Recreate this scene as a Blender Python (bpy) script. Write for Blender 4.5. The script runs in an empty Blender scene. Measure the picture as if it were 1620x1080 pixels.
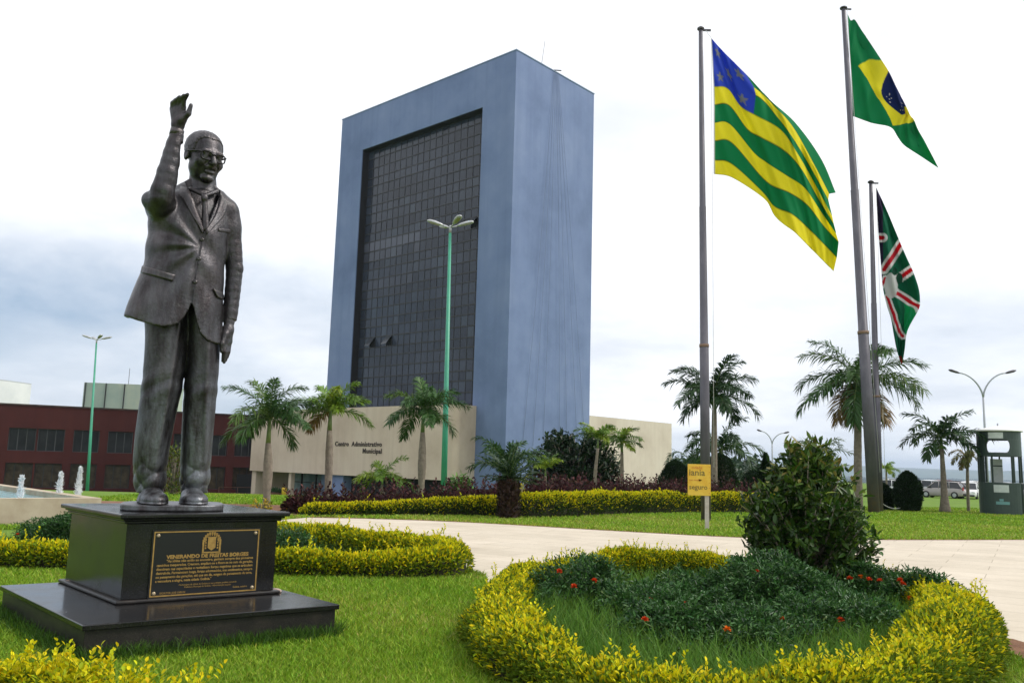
import bpy, bmesh, math, random
import numpy as np
from mathutils import Vector, Matrix
from mathutils.bvhtree import BVHTree
PI = math.pi
SC = bpy.context.scene
COL = SC.collection
RNG = np.random.default_rng(7)
random.seed(7)
# ------------------------------------------------------------------ camera constants (solved from the photograph)
FPX, PITCH, ROLL, EYE = 1335.28, .141267, .0276551, 1.6
CAMP = np.array([0, 0, EYE])
def ray(px, py):
    a, b = px - 810, 540 - py
    cr, sr, c, s = math.cos(ROLL), math.sin(ROLL), math.cos(PITCH), math.sin(PITCH)
    X, Y = a*cr - b*sr, a*sr + b*cr
    return np.array([X, FPX*c - Y*s, FPX*s + Y*c])
def at(px, py, Y):
    r = ray(px, py); return CAMP + r*(Y/r[1])
def gr(px, py, z=0.):
    r = ray(px, py); return CAMP + r*((z-EYE)/r[2])
def onplane(px, py, p0, n):
    r = ray(px, py); n = np.asarray(n, float); p0 = np.asarray(p0, float)
    return CAMP + r*(((p0-CAMP)@n)/(r@n))
def S(r, g, b):
    return tuple((c/255/12.92 if c/255 <= .04045 else ((c/255+.055)/1.055)**2.4) for c in (r, g, b))
def sstep(x, a, b):
    t = np.clip((x-a)/(b-a), 0, 1); return t*t*(3-2*t)
# ------------------------------------------------------------------ object helpers
def tag(o, label=None, cat=None, group=None, kind=None):
    if label: o['label'] = label
    if cat: o['category'] = cat
    if group: o['group'] = group
    if kind: o['kind'] = kind
    return o
def empty(name, loc, label=None, cat=None, group=None, rz=0.):
    o = bpy.data.objects.new(name, None); COL.objects.link(o)
    o.location = [float(c) for c in loc]; o.rotation_euler = (0, 0, rz); o.empty_display_size = .2
    return tag(o, label, cat, group)
def link(name, me, mats, parent=None, smooth=False):
    for m in (mats if isinstance(mats, (list, tuple)) else [mats]): me.materials.append(m)
    if smooth: me.polygons.foreach_set('use_smooth', np.ones(len(me.polygons), bool))
    o = bpy.data.objects.new(name, me); COL.objects.link(o)
    if parent is not None: o.parent = parent
    return o
def npmesh(name, V, F, cols=None, midx=None):
    """V (n,3); F (m,k) array of equal-size faces or list of such arrays; cols (n,3) vertex colours"""
    Fs = F if isinstance(F, list) else [F]
    Fs = [np.asarray(f, np.int32) for f in Fs if len(f)]
    me = bpy.data.meshes.new(name)
    V = np.asarray(V, np.float32)
    me.vertices.add(len(V)); me.vertices.foreach_set('co', V.ravel())
    nl = sum(f.size for f in Fs); npoly = sum(len(f) for f in Fs)
    me.loops.add(nl); me.polygons.add(npoly)
    me.loops.foreach_set('vertex_index', np.concatenate([f.ravel() for f in Fs]))
    st = np.concatenate([np.full(len(f), f.shape[1], np.int32) for f in Fs])
    me.polygons.foreach_set('loop_start', np.concatenate([[0], np.cumsum(st)[:-1]]).astype(np.int32))
    if midx is not None: me.polygons.foreach_set('material_index', np.asarray(midx, np.int32))
    if cols is not None:
        ca = me.color_attributes.new('Col', 'FLOAT_COLOR', 'POINT')
        c4 = np.ones((len(V), 4), np.float32); c4[:, :3] = cols
        ca.data.foreach_set('color', c4.ravel())
    me.update(calc_edges=True); me.validate()
    return me
class MB:
    """collects boxes, tubes, prisms; build() links them as one mesh object"""
    def __init__(s): s.v = []; s.f = []; s.m = []; s.sm = []
    def add(s, V, F, mi=0, smooth=False):
        b = len(s.v); s.v += [tuple(map(float, p)) for p in V]
        for f in F: s.f.append([b+i for i in f]); s.m.append(mi); s.sm.append(smooth)
        return s
    def box(s, c, size, rz=0., mi=0):
        x, y, z = size[0]/2, size[1]/2, size[2]/2; co, si = math.cos(rz), math.sin(rz)
        P = [(-x,-y,-z),(x,-y,-z),(x,y,-z),(-x,y,-z),(-x,-y,z),(x,-y,z),(x,y,z),(-x,y,z)]
        P = [(c[0]+p[0]*co-p[1]*si, c[1]+p[0]*si+p[1]*co, c[2]+p[2]) for p in P]
        return s.add(P, [(0,3,2,1),(4,5,6,7),(0,1,5,4),(1,2,6,5),(2,3,7,6),(3,0,4,7)], mi)
    def hexa(s, B, T, mi=0):
        """B, T: four bottom and four top corners, counter-clockwise from above"""
        return s.add(list(B)+list(T), [(3,2,1,0),(4,5,6,7),(0,1,5,4),(1,2,6,5),(2,3,7,6),(3,0,4,7)], mi)
    def prism(s, poly, z0, z1, mi=0):
        n = len(poly); V = [(p[0],p[1],z0) for p in poly]+[(p[0],p[1],z1) for p in poly]
        F = [tuple(range(n-1,-1,-1)), tuple(range(n,2*n))]+[(i,(i+1)%n,n+(i+1)%n,n+i) for i in range(n)]
        return s.add(V, F, mi)
    def tube(s, pts, rad, n=10, mi=0, cap=True, smooth=True):
        pts = [np.asarray(p, float) for p in pts]
        if not hasattr(rad, '__len__'): rad = [rad]*len(pts)
        V = []; F = []; up = None
        for i, p in enumerate(pts):
            t = pts[min(i+1,len(pts)-1)]-pts[max(i-1,0)]; t = t/(np.linalg.norm(t)+1e-9)
            if up is None:
                up = np.array([0,0,1.]) if abs(t[2]) < .9 else np.array([1.,0,0])
            a = np.cross(up, t); a /= np.linalg.norm(a)+1e-9; b = np.cross(t, a); up = b
            for k in range(n):
                an = 2*PI*k/n; V.append(p+rad[i]*(math.cos(an)*a+math.sin(an)*b))
        for i in range(len(pts)-1):
            for k in range(n): F.append((i*n+k, i*n+(k+1)%n, (i+1)*n+(k+1)%n, (i+1)*n+k))
        s.add(V, F, mi, smooth)
        if cap:
            b0 = len(s.v)-len(V)
            s.f.append([b0+k for k in range(n-1,-1,-1)]); s.m.append(mi); s.sm.append(False)
            s.f.append([b0+(len(pts)-1)*n+k for k in range(n)]); s.m.append(mi); s.sm.append(False)
        return s
    def lathe(s, c, prof, n=20, mi=0, smooth=True):
        return s.tube([(c[0],c[1],c[2]+z) for r,z in prof], [r for r,z in prof], n, mi, True, smooth)
    def build(s, name, mats, parent=None, bevel=0.):
        me = bpy.data.meshes.new(name); me.from_pydata(s.v, [], s.f)
        me.polygons.foreach_set('material_index', np.array(s.m, np.int32))
        me.polygons.foreach_set('use_smooth', np.array(s.sm, bool)); me.update()
        o = link(name, me, mats, parent)
        if bevel:
            b = o.modifiers.new('bevel','BEVEL'); b.width = bevel; b.segments = 2; b.limit_method = 'ANGLE'; b.angle_limit = .7
        return o
# ------------------------------------------------------------------ materials
class NT:
    def __init__(s, tree): s.t = tree; s.n = tree.nodes; s.l = tree.links
    def new(s, typ, **kw):
        nd = s.n.new(typ)
        for k, v in kw.items():
            if k.startswith('i_'): nd.inputs[k[2:].replace('_',' ')].default_value = v
            else: setattr(nd, k, v)
        return nd
    def lk(s, a, b): s.l.new(a, b)
    def mixc(s, fac, a, b, blend='MIX'):
        m = s.n.new('ShaderNodeMix'); m.data_type = 'RGBA'; m.blend_type = blend
        for sock, v in ((m.inputs[0], fac), (m.inputs[6], a), (m.inputs[7], b)):
            if isinstance(v, bpy.types.NodeSocket): s.l.new(v, sock)
            elif isinstance(v, tuple): sock.default_value = (*v[:3], 1)
            else: sock.default_value = v
        return m.outputs[2]
    def math(s, op, a, b=None, clamp=False):
        m = s.n.new('ShaderNodeMath'); m.operation = op; m.use_clamp = clamp
        for i, v in enumerate((a, b)):
            if v is None: continue
            if isinstance(v, bpy.types.NodeSocket): s.l.new(v, m.inputs[i])
            else: m.inputs[i].default_value = v
        return m.outputs[0]
    def noise(s, scale, detail=4, rough=.55, vec=None):
        nd = s.new('ShaderNodeTexNoise'); nd.inputs['Scale'].default_value = scale
        nd.inputs['Detail'].default_value = detail; nd.inputs['Roughness'].default_value = rough
        if vec is not None: s.l.new(vec, nd.inputs['Vector'])
        return nd.outputs[0]
    def ramp(s, fac, stops):
        r = s.n.new('ShaderNodeValToRGB'); s.l.new(fac, r.inputs[0])
        els = r.color_ramp.elements
        while len(els) < len(stops): els.new(.5)
        for e, (p, c) in zip(els, stops):
            e.position = p; e.color = (*c[:3], 1) if isinstance(c, tuple) else (c, c, c, 1)
        return r.outputs[0]
    def pos(s): return s.new('ShaderNodeNewGeometry').outputs['Position']
    def obj(s): return s.new('ShaderNodeTexCoord').outputs['Object']
    def scaled(s, vec, sc):
        m = s.new('ShaderNodeMapping'); m.inputs['Scale'].default_value = sc; s.l.new(vec, m.inputs['Vector']); return m.outputs[0]
def newmat(name):
    m = bpy.data.materials.new(name); m.use_nodes = True
    t = NT(m.node_tree); return m, t, m.node_tree.nodes['Principled BSDF']
def bump(t, b, h, strength=.3, dist=.01):
    n = t.new('ShaderNodeBump'); n.inputs['Strength'].default_value = strength; n.inputs['Distance'].default_value = dist
    t.lk(h, n.inputs['Height']); t.lk(n.outputs[0], b.inputs['Normal'])
def mat(name, col, rough=.6, col2=None, scale=3., metal=0., bmp=0., bscale=None, bdist=.01, spec=.5, contrast=(.35,.65)):
    m, t, b = newmat(name)
    b.inputs['Roughness'].default_value = rough; b.inputs['Metallic'].default_value = metal
    b.inputs['Specular IOR Level'].default_value = spec
    vec = t.obj()
    if col2 is not None:
        nz = t.noise(scale, 6, .6, vec)
        t.lk(t.ramp(nz, [(contrast[0], col), (contrast[1], col2)]), b.inputs['Base Color'])
    else: b.inputs['Base Color'].default_value = (*col, 1)
    if bmp: bump(t, b, t.noise(bscale or scale*6, 5, .6, vec), bmp, bdist)
    return m
def leafmat(name, rough=.45, trans=.25, spec=.3, gain=1.):
    """colour comes from each leaf's own colour attribute"""
    m, t, b = newmat(name)
    a = t.new('ShaderNodeAttribute', attribute_name='Col')
    b.inputs['Roughness'].default_value = rough; b.inputs['Specular IOR Level'].default_value = spec
    t.lk(a.outputs['Color'], b.inputs['Base Color'])
    tr = t.new('ShaderNodeBsdfTranslucent'); t.lk(a.outputs['Color'], tr.inputs['Color'])
    mx = t.new('ShaderNodeMixShader'); mx.inputs[0].default_value = trans
    t.lk(b.outputs[0], mx.inputs[1]); t.lk(tr.outputs[0], mx.inputs[2])
    t.lk(mx.outputs[0], t.n['Material Output'].inputs['Surface'])
    return m
# ------------------------------------------------------------------ leaf clouds
def unit(a): return a/(np.linalg.norm(a, axis=-1, keepdims=True)+1e-9)
def leaves(P, D, U, L, W, fold=.15, droop=.1):
    """n leaves: base P, direction D, approximate normal U, lengths, widths -> verts (6n), quads (2n)"""
    n = len(P); D = unit(D); Sd = unit(np.cross(D, U)); N = np.cross(Sd, D)
    L = np.broadcast_to(L, (n,))[:, None]; W = np.broadcast_to(W, (n,))[:, None]
    l1 = P+D*L*.26+Sd*W*.42+N*W*fold*.9; l2 = P+D*L*.64+Sd*W*.44+N*(W*fold-L*droop*.45)
    r1 = P+D*L*.26-Sd*W*.42+N*W*fold*.9; r2 = P+D*L*.64-Sd*W*.44+N*(W*fold-L*droop*.45)
    tip = P+D*L-N*L*droop
    V = np.stack([P, l1, l2, tip, r2, r1], 1).reshape(-1, 3)
    k = (np.arange(n)*6)[:, None]
    return V, np.concatenate([k+[3,2,1,0], k+[0,5,4,3]], 0)
def jitcol(base, n, amt=.2, per=6, rng=RNG):
    base = np.atleast_2d(base)
    c = base if len(base) == n else np.repeat(base, n, 0)
    c = c*(1+amt*rng.standard_normal((n, 1)))*(1+amt*.35*rng.standard_normal((n, 3)))
    return np.repeat(np.clip(c, .002, .9), per, 0)
def cat(parts):
    V = []; F = []; C = []; o = 0
    for v, f, c in parts:
        V.append(v); F.append(f+o); C.append(c); o += len(v)
    return np.concatenate(V), np.concatenate(F), np.concatenate(C)
def snoise(P, sc, seed=0):
    r = np.random.default_rng(seed); out = np.zeros(len(P))
    for i in range(6):
        k = r.standard_normal(P.shape[1])*sc*(1+.45*i); out += np.sin(P@k+r.uniform(0, 6.28))/(1+.5*i)
    return out/2.6
# ------------------------------------------------------------------ world, sun, camera
W = bpy.data.worlds.new('World'); SC.world = W; W.use_nodes = True
t = NT(W.node_tree); bg = W.node_tree.nodes['Background']
SUN_EL, SUN_AZ = math.radians(48), math.radians(92)
sky = t.new('ShaderNodeTexSky'); sky.sky_type = 'NISHITA'; sky.sun_disc = False
sky.sun_elevation = SUN_EL; sky.sun_rotation = SUN_AZ; sky.altitude = 750; sky.dust_density = 1.5
g = t.new('ShaderNodeTexCoord').outputs['Generated']
sx = t.new('ShaderNodeSeparateXYZ'); t.lk(g, sx.inputs[0])
zz = t.math('ADD', t.math('MAXIMUM', sx.outputs[2], 0.), .16)
cx = t.new('ShaderNodeCombineXYZ')
t.lk(t.math('DIVIDE', sx.outputs[0], zz), cx.inputs[0]); t.lk(t.math('DIVIDE', sx.outputs[1], zz), cx.inputs[1])
n1 = t.noise(.85, 7, .55, cx.outputs[0])
mp = t.new('ShaderNodeMapping'); mp.inputs['Location'].default_value = (3.3, 1.7, .4); mp.inputs['Scale'].default_value = (1,1,2.2); t.lk(g, mp.inputs[0])
n2 = t.noise(3.2, 6, .5, mp.outputs[0])
# thin places low over the horizon, mostly to the west; a bright overcast above
mp3 = t.new('ShaderNodeMapping'); mp3.inputs['Location'].default_value = (7.1, 2.2, 1.4); mp3.inputs['Scale'].default_value = (1,1,1.8); t.lk(g, mp3.inputs[0])
el_ = t.math('ADD', sx.outputs[2], t.math('MULTIPLY', t.math('SUBTRACT', t.noise(2.6, 7, .6, mp3.outputs[0]), .5), .34))
low = t.ramp(el_, [(0., .45), (.05, .85), (.12, 1.0), (.18, .55), (.25, .08), (.5, .0)])
west = t.ramp(t.math('ADD', t.math('MULTIPLY', sx.outputs[0], -.9), .38), [(.0, .30), (.25, .22), (.5, .6), (.75, 1.)])
thin = t.math('MULTIPLY', t.math('MULTIPLY', low, west), t.ramp(n2, [(.30, 0.15), (.58, 1.)]), True)
gray = t.ramp(n1, [(.34, (1.18,1.19,1.21)), (.50, (.98,1.0,1.04)), (.66, (.78,.82,.885)), (.8, (.92,.95,1.0))])
skyc = t.mixc(1., sky.outputs[0], (.10,.10,.10), 'MULTIPLY')
blue = t.mixc(.25, (.36,.48,.64), skyc)
t.lk(t.mixc(thin, gray, blue), bg.inputs['Color']); bg.inputs['Strength'].default_value = 1.0
sd = bpy.data.lights.new('sun', 'SUN'); sd.energy = 2.4; sd.angle = math.radians(18); sd.color = (1, .95, .87)
so = bpy.data.objects.new('sun', sd); COL.objects.link(so)
sv = Vector((math.sin(SUN_AZ)*math.cos(SUN_EL), math.cos(SUN_AZ)*math.cos(SUN_EL), math.sin(SUN_EL)))
so.rotation_euler = sv.to_track_quat('Z', 'Y').to_euler(); so.location = (30, 20, 60)
cd = bpy.data.cameras.new('camera'); cam = bpy.data.objects.new('camera', cd); COL.objects.link(cam); SC.camera = cam
cd.sensor_width = 36; cd.lens = 36*FPX/1620; cd.clip_start = .1; cd.clip_end = 30000
fw = Vector((0, math.cos(PITCH), math.sin(PITCH))); up = Vector((0, -math.sin(PITCH), math.cos(PITCH))); rt = Vector((1,0,0))
rt2 = rt*math.cos(ROLL)+up*math.sin(ROLL); up2 = up*math.cos(ROLL)-rt*math.sin(ROLL)
cam.matrix_world = Matrix(((rt2.x,up2.x,-fw.x,0),(rt2.y,up2.y,-fw.y,0),(rt2.z,up2.z,-fw.z,EYE),(0,0,0,1)))
SC.view_settings.view_transform = 'Standard'; SC.view_settings.look = 'None'; SC.view_settings.exposure = .22; SC.view_settings.gamma = 1
SC.render.engine = 'CYCLES'
SC.cycles.max_bounces = 6; SC.cycles.diffuse_bounces = 3; SC.cycles.glossy_bounces = 3; SC.cycles.transmission_bounces = 4
SC.cycles.volume_bounces = 0; SC.cycles.use_denoising = True
# ------------------------------------------------------------------ terrain
def tz(x, y):
    """height of the ground"""
    x = np.asarray(x, float); y = np.asarray(y, float)
    left = 1-sstep(x, -5, 30)
    near = -(2.25*left+.58*(1-left))*sstep(y, 30, 74)-2.2*sstep(-x, 10, 36)*sstep(y, 70, 106)
    r = np.hypot(x, y)
    far = -38*sstep(r, 130, 1400)
    hill = 0
    for (ax, ay, h, wx, wy) in ((2600,8200,95,1300,900),(1300,9000,70,900,800),(5200,8000,70,1500,900),(6800,7600,62,1700,1200),(-4000,8800,70,3000,900),(3900,9300,85,2600,700),(-9000,7500,60,3000,1500),(9500,6000,60,2000,1500)):
        hill = hill+h*np.exp(-((x-ax)/wx)**2-((y-ay)/wy)**2)
    und = 6*np.sin(x/430+1)*np.sin(y/610)*sstep(r, 700, 2500)
    return near+far+hill+und
LX = np.unique(np.concatenate([np.arange(-20, 26, 1.), np.arange(-120, 130, 6.), np.sign(np.linspace(-1,1,121))*np.abs(np.linspace(-1,1,121))**2.2*12000]))
LY = np.unique(np.concatenate([np.arange(-4, 40, 1.), np.arange(-60, 200, 5.), -60+np.linspace(0,1,110)**2.2*11500]))
GX, GY = np.meshgrid(LX, LY, indexing='ij')
V = np.stack([GX, GY, tz(GX, GY)], -1).reshape(-1, 3)
ii = np.arange(len(LX)*len(LY)).reshape(len(LX), len(LY))
F = np.stack([ii[:-1,:-1], ii[1:,:-1], ii[1:,1:], ii[:-1,1:]], -1).reshape(-1, 4)
M_GROUND, t, b = newmat('turf')
p = t.pos(); n1 = t.noise(.9, 8, .65, p); n2 = t.noise(9., 5, .7, p); n3 = t.noise(.0012, 6, .6, p)
c = t.ramp(n1, [(.3, (.075,.165,.014)), (.55, (.115,.215,.02)), (.75, (.165,.235,.03))])
c = t.mixc(t.math('MULTIPLY', n2, .35), c, (.16,.17,.05))
far = t.ramp(n3, [(.35, (.045,.085,.03)), (.5, (.075,.11,.04)), (.62, (.16,.15,.075)), (.7, (.05,.09,.035))])
sy = t.new('ShaderNodeSeparateXYZ'); t.lk(p, sy.inputs[0])
t.lk(t.mixc(t.ramp(t.math('MULTIPLY', sy.outputs[1], .002), [(.25, 0.), (.6, 1.)]), c, far), b.inputs['Base Color'])
b.inputs['Roughness'].default_value = .9; b.inputs['Specular IOR Level'].default_value = .15
bump(t, b, n2, .6, .03)
ter = link('ground', npmesh('ground', V, F), M_GROUND, smooth=True); tag(ter, kind='structure')
def sheet(name, poly, m, dz, kind='structure', res=.8):
    """a sheet following the ground, dz above it"""
    bm = bmesh.new(); bm.faces.new([bm.verts.new((p[0], p[1], 0)) for p in poly]); bmesh.ops.triangulate(bm, faces=bm.faces[:])
    for _ in range(6):
        es = [e for e in bm.edges if e.calc_length() > res*2.2]
        if not es: break
        bmesh.ops.subdivide_edges(bm, edges=es, cuts=1); bmesh.ops.triangulate(bm, faces=bm.faces[:])
    for v in bm.verts: v.co.z = float(tz(v.co.x, v.co.y))+dz
    bmesh.ops.recalc_face_normals(bm, faces=bm.faces[:])
    me = bpy.data.meshes.new(name); bm.to_mesh(me); bm.free()
    if me.polygons[0].normal.z < 0: me.flip_normals()
    return tag(link(name, me, m), kind=kind)
def smooth_poly(pts, n=6, closed=True):
    pts = [np.asarray(p, float) for p in pts]; out = []; N = len(pts)
    rng_ = range(N) if closed else range(N-1)
    for i in rng_:
        p0, p1, p2, p3 = (pts[(i-1)%N], pts[i], pts[(i+1)%N], pts[(i+2)%N]) if closed else (pts[max(i-1,0)], pts[i], pts[i+1], pts[min(i+2,N-1)])
        for k in range(n):
            u = k/n; out.append(.5*(2*p1+(p2-p0)*u+(2*p0-5*p1+4*p2-p3)*u*u+(3*p1-p0-3*p2+p3)*u**3))
    if not closed: out.append(pts[-1])
    return out
M_PATH, t, b = newmat('pale_pavement')
p = t.pos()
c = t.ramp(t.noise(.55, 8, .65, p), [(.3, (.50,.435,.34)), (.55, (.57,.50,.40)), (.75, (.62,.55,.45))])
c = t.mixc(t.ramp(t.noise(14., 4, .6, p), [(.35, .22), (.6, 0.)]), c, (.42,.36,.28))
br = t.new('ShaderNodeTexBrick'); br.inputs['Scale'].default_value = 1.; br.inputs['Mortar Size'].default_value = .008
br.inputs['Color1'].default_value = (1,1,1,1); br.inputs['Color2'].default_value = (.90,.90,.89,1); br.inputs['Mortar'].default_value = (.62,.60,.56,1)
br.inputs['Brick Width'].default_value = 1.4; br.inputs['Row Height'].default_value = .7
mp = t.new('ShaderNodeMapping'); mp.inputs['Rotation'].default_value = (0,0,.55); t.lk(p, mp.inputs[0]); t.lk(mp.outputs[0], br.inputs['Vector'])
c = t.mixc(t.ramp(t.noise(.9, 9, .7, t.scaled(p, (1, 2.2, 1))), [(.52, 0.), (.68, .45)]), c, (.36,.30,.22))
t.lk(t.mixc(1., c, br.outputs[0], 'MULTIPLY'), b.inputs['Base Color']); b.inputs['Roughness'].default_value = .8
bump(t, b, t.noise(30, 4, .6, p), .25, .004)
M_SOIL = mat('red_soil', (.13,.055,.025), .95, (.24,.12,.06), 3., bmp=.8, bscale=20, bdist=.03)
M_SOILD = mat('bed_soil', (.05,.025,.015), .95, (.10,.05,.03), 4., bmp=.8, bscale=25, bdist=.03)
far_edge = [(-5.2,22.6),(-3.2,22.75),(-.7,22.3),(2.4,21.0),(5.4,20.0),(8,20.25),(10.8,21.0),(13,21.7),(18,23.2),(34,27.5)]
near_edge = [(34,1),(22,2.2),(12,3.2),(7,4.0),(5.2,5.0),(4.6,6.4),(4.8,7.8),(5.0,9.3),(4.8,11.2),(2.6,12.6),(1.0,13.0),(-.1,11.2),(-.35,12.5),(-1.2,13.3),(-3.6,14.75),(-6.0,15.9),(-7.2,17.2),(-6.4,19.5)]
sheet('pavement', smooth_poly(far_edge, 5, False)[::-1]+smooth_poly(near_edge, 5, False)[::-1], M_PATH, .008)
# worn earth edging between pavement and the far lawn, and the earth path under the palms
fe = smooth_poly(far_edge, 5, False)
sheet('soil_strip', [(q[0], q[1]-.05) for q in fe]+[(q[0], q[1]+.22+.08*math.sin(q[0]*2.3)) for q in fe[::-1]], M_SOIL, .012)
sheet('earth_path', [(-12,23.6),(-5.6,23.3),(-5.2,24.8),(-5.0,27.6),(-7,27.8),(-13,27.4)], M_SOIL, .010)
sheet('soil_patch', [(3.2,5.2),(3.9,6.3),(4.5,7.4),(4.75,8.7),(5.0,8.6),(5.12,7.4),(4.95,6.5),(5.2,5.4),(4.6,4.4)], M_SOIL, .016)
M_CONC = mat('grey_concrete', (.36,.34,.31), .85, (.46,.43,.39), 1.5, bmp=.3, bscale=18)
sheet('walkway', [(-52,92),(-29,99),(-17,93),(-19,90.5),(-29,94.5),(-50,88.5)], M_CONC, .02)
# air
hz_ = bpy.data.materials.new('haze'); hz_.use_nodes = True; hz_.node_tree.nodes.clear(); t = NT(hz_.node_tree)
pv = t.new('ShaderNodeVolumePrincipled'); pv.inputs['Color'].default_value = (.62,.76,.95,1); pv.inputs['Density'].default_value = 1.25e-4; pv.inputs['Anisotropy'].default_value = .2
o_ = t.new('ShaderNodeOutputMaterial'); t.lk(pv.outputs[0], o_.inputs['Volume'])
mb = MB(); mb.box((0, 5700, 45), (24200, 11600, 190)); hz = mb.build('haze', hz_); tag(hz, kind='stuff')
# ------------------------------------------------------------------ tower building
TC = np.array([-.353, 80.]); TA = .7317
ta = np.array([-math.cos(TA), math.sin(TA)]); tb = np.array([math.sin(TA), math.cos(TA)]); tn = -tb
def tw(s, b_, z): q = TC+ta*s+tb*b_; return (q[0], q[1], z)      # s along the front, b_ back along the side
def streaked(name, base, dark, light, streak=.5, rough=.8):
    """painted render with rain streaks and blotches"""
    m, t, b = newmat(name); p = t.pos()
    n1 = t.noise(.18, 7, .6, p); n2 = t.noise(1., 6, .6, t.scaled(p, (1.6, 1.6, .05))); n3 = t.noise(2.5, 6, .7, p)
    c = t.ramp(n1, [(.3, dark), (.5, base), (.72, light)])
    c = t.mixc(t.math('MULTIPLY', t.ramp(n2, [(.45, 0.), (.72, 1.)]), streak), c, dark)
    c = t.mixc(t.math('MULTIPLY', t.ramp(n3, [(.6, 0.), (.75, 1.)]), .25), c, light)
    t.lk(c, b.inputs['Base Color']); b.inputs['Roughness'].default_value = rough; b.inputs['Specular IOR Level'].default_value = .25
    bump(t, b, t.noise(5, 5, .7, p), .25, .02)
    return m
M_BLUE = streaked('blue_render', (.158,.212,.365), (.12,.165,.29), (.20,.255,.41), .40)
M_BEIGE = streaked('beige_render', (.57,.46,.375), (.45,.35,.28), (.62,.52,.43), .45)
M_RED = streaked('red_render', (.064,.014,.012), (.042,.010,.009), (.078,.020,.016), .4)
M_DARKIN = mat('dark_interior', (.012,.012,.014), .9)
M_BLACK = mat('black_metal', (.018,.018,.02), .5)
M_WHITE = mat('white_render', (.72,.73,.74), .8, (.62,.64,.66), .3)
tower = empty('office_tower', tw(14, 6, -2.9), 'tall blue office tower with one huge dark glass front framed in painted render', 'building')
def child(mb, name, m, parent, bevel=0):
    o = mb.build(name, m, parent, bevel); L = parent.location
    me = o.data; a = np.empty(len(me.vertices)*3, np.float32); me.vertices.foreach_get('co', a); a = a.reshape(-1,3)-np.array(L, np.float32)
    me.vertices.foreach_set('co', a.ravel()); me.update(); return o
HT = 42.6; WL = 28.58; WR = 13.15; G0, G1, GZ0, GZ1 = 4.5, 24.25, 6.2, 37.75
mb = MB()
def tbox(mb, s0, s1, b0, b1, z0, z1, mi=0):
    P = [tw(s0,b0,0), tw(s0,b1,0), tw(s1,b1,0), tw(s1,b0,0)]
    return mb.hexa([(p[0],p[1],z0) for p in P], [(p[0],p[1],z1) for p in P], mi)
tbox(mb, 0, G0, 0, WR, -3.2, HT); tbox(mb, G1, WL, 0, WR, -3.2, HT); tbox(mb, G0, G1, 0, WR, GZ1, HT)
tbox(mb, G0, G1, 1.2, WR, -3.2, GZ1)
child(mb, 'wall', M_BLUE, tower)
mb = MB()    # near-black sheets that paint the recess shade onto the reveal faces
tbox(mb, G1-.06, G1-.003, .10, 1.17, GZ0, GZ1-.06); tbox(mb, G0+.003, G1-.06, .10, 1.17, GZ1-.06, GZ1-.003); tbox(mb, G0+.003, G0+.06, .10, 1.17, GZ0, GZ1-.06)
child(mb, 'reveal_shade', M_BLACK, tower)
NC, NR = 20, 28
ss = np.linspace(G0+.1, G1-.1, NC+1)
zr = [GZ0]
for i in range(NR): zr.append(zr[-1]+(1.0 if i % 3 == 0 else 1.2))
zr = np.array(zr); zr = GZ0+(zr-GZ0)*(GZ1-.08-GZ0)/(zr[-1]-GZ0)
V = []; F = []; C = []; OPEN = {(2,7),(5,7),(18,17)}
openp = []
rr = np.random.default_rng(3)
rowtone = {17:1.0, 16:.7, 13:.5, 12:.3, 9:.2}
for i in range(NC):
    for j in range(NR):
        cidx = NC-1-i
        b0 = .95+rr.normal()*.006; tl = rr.normal()*.004; tl2 = rr.normal()*.004
        q = [tw(ss[i],b0+tl,zr[j]), tw(ss[i+1],b0-tl,zr[j]), tw(ss[i+1],b0-tl+tl2,zr[j+1]), tw(ss[i],b0+tl+tl2,zr[j+1])]
        if (cidx, j) in OPEN: openp.append((i, j)); continue
        k = len(V); V += q; F.append((k,k+3,k+2,k+1))
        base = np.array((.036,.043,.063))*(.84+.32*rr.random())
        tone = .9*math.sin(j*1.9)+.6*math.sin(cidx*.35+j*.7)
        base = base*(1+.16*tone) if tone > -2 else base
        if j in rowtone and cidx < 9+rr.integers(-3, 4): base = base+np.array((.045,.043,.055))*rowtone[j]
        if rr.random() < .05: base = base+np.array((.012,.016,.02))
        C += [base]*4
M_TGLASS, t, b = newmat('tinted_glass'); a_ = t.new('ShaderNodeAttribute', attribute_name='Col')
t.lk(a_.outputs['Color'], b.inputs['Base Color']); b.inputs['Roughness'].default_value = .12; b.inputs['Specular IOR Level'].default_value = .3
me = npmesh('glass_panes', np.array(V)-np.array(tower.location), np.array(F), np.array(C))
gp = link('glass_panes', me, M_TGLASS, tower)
mb = MB()
for s in ss: tbox(mb, s-.030, s+.030, .915, .99, GZ0, zr[-1])
for z in zr: tbox(mb, ss[0], ss[-1], .912, .985, z-.065, z+.065)
mu = child(mb, 'mullion_grid', M_BLACK, tower)
mb = MB(); tbox(mb, ss[0], ss[-1], 1.10, 1.14, GZ0, zr[-1]); child(mb, 'dark_interior', M_DARKIN, tower)
M_PANE = mat('pane_glass', (.05,.055,.065), .15)
M_PANEL_LIGHT = mat('pale_blind', (.35,.36,.38), .7)
for (i, j) in openp:
    mb = MB(); zt, zb, o_ = zr[j+1]-.05, zr[j]+.05, .75
    P = [tw(ss[i]+.05,.89,zt), tw(ss[i+1]-.05,.89,zt), tw(ss[i+1]-.05,.89-o_,zb+.12), tw(ss[i]+.05,.89-o_,zb+.12)]
    Q = [tw(ss[i]+.05,.84,zt), tw(ss[i+1]-.05,.84,zt), tw(ss[i+1]-.05,.84-o_,zb+.10), tw(ss[i]+.05,.84-o_,zb+.10)]
    mb.add(P+Q, [(0,1,2,3),(7,6,5,4),(0,4,5,1),(1,5,6,2),(2,6,7,3),(3,7,4,0)])
    child(mb, 'open_window', M_PANE, tower)
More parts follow.
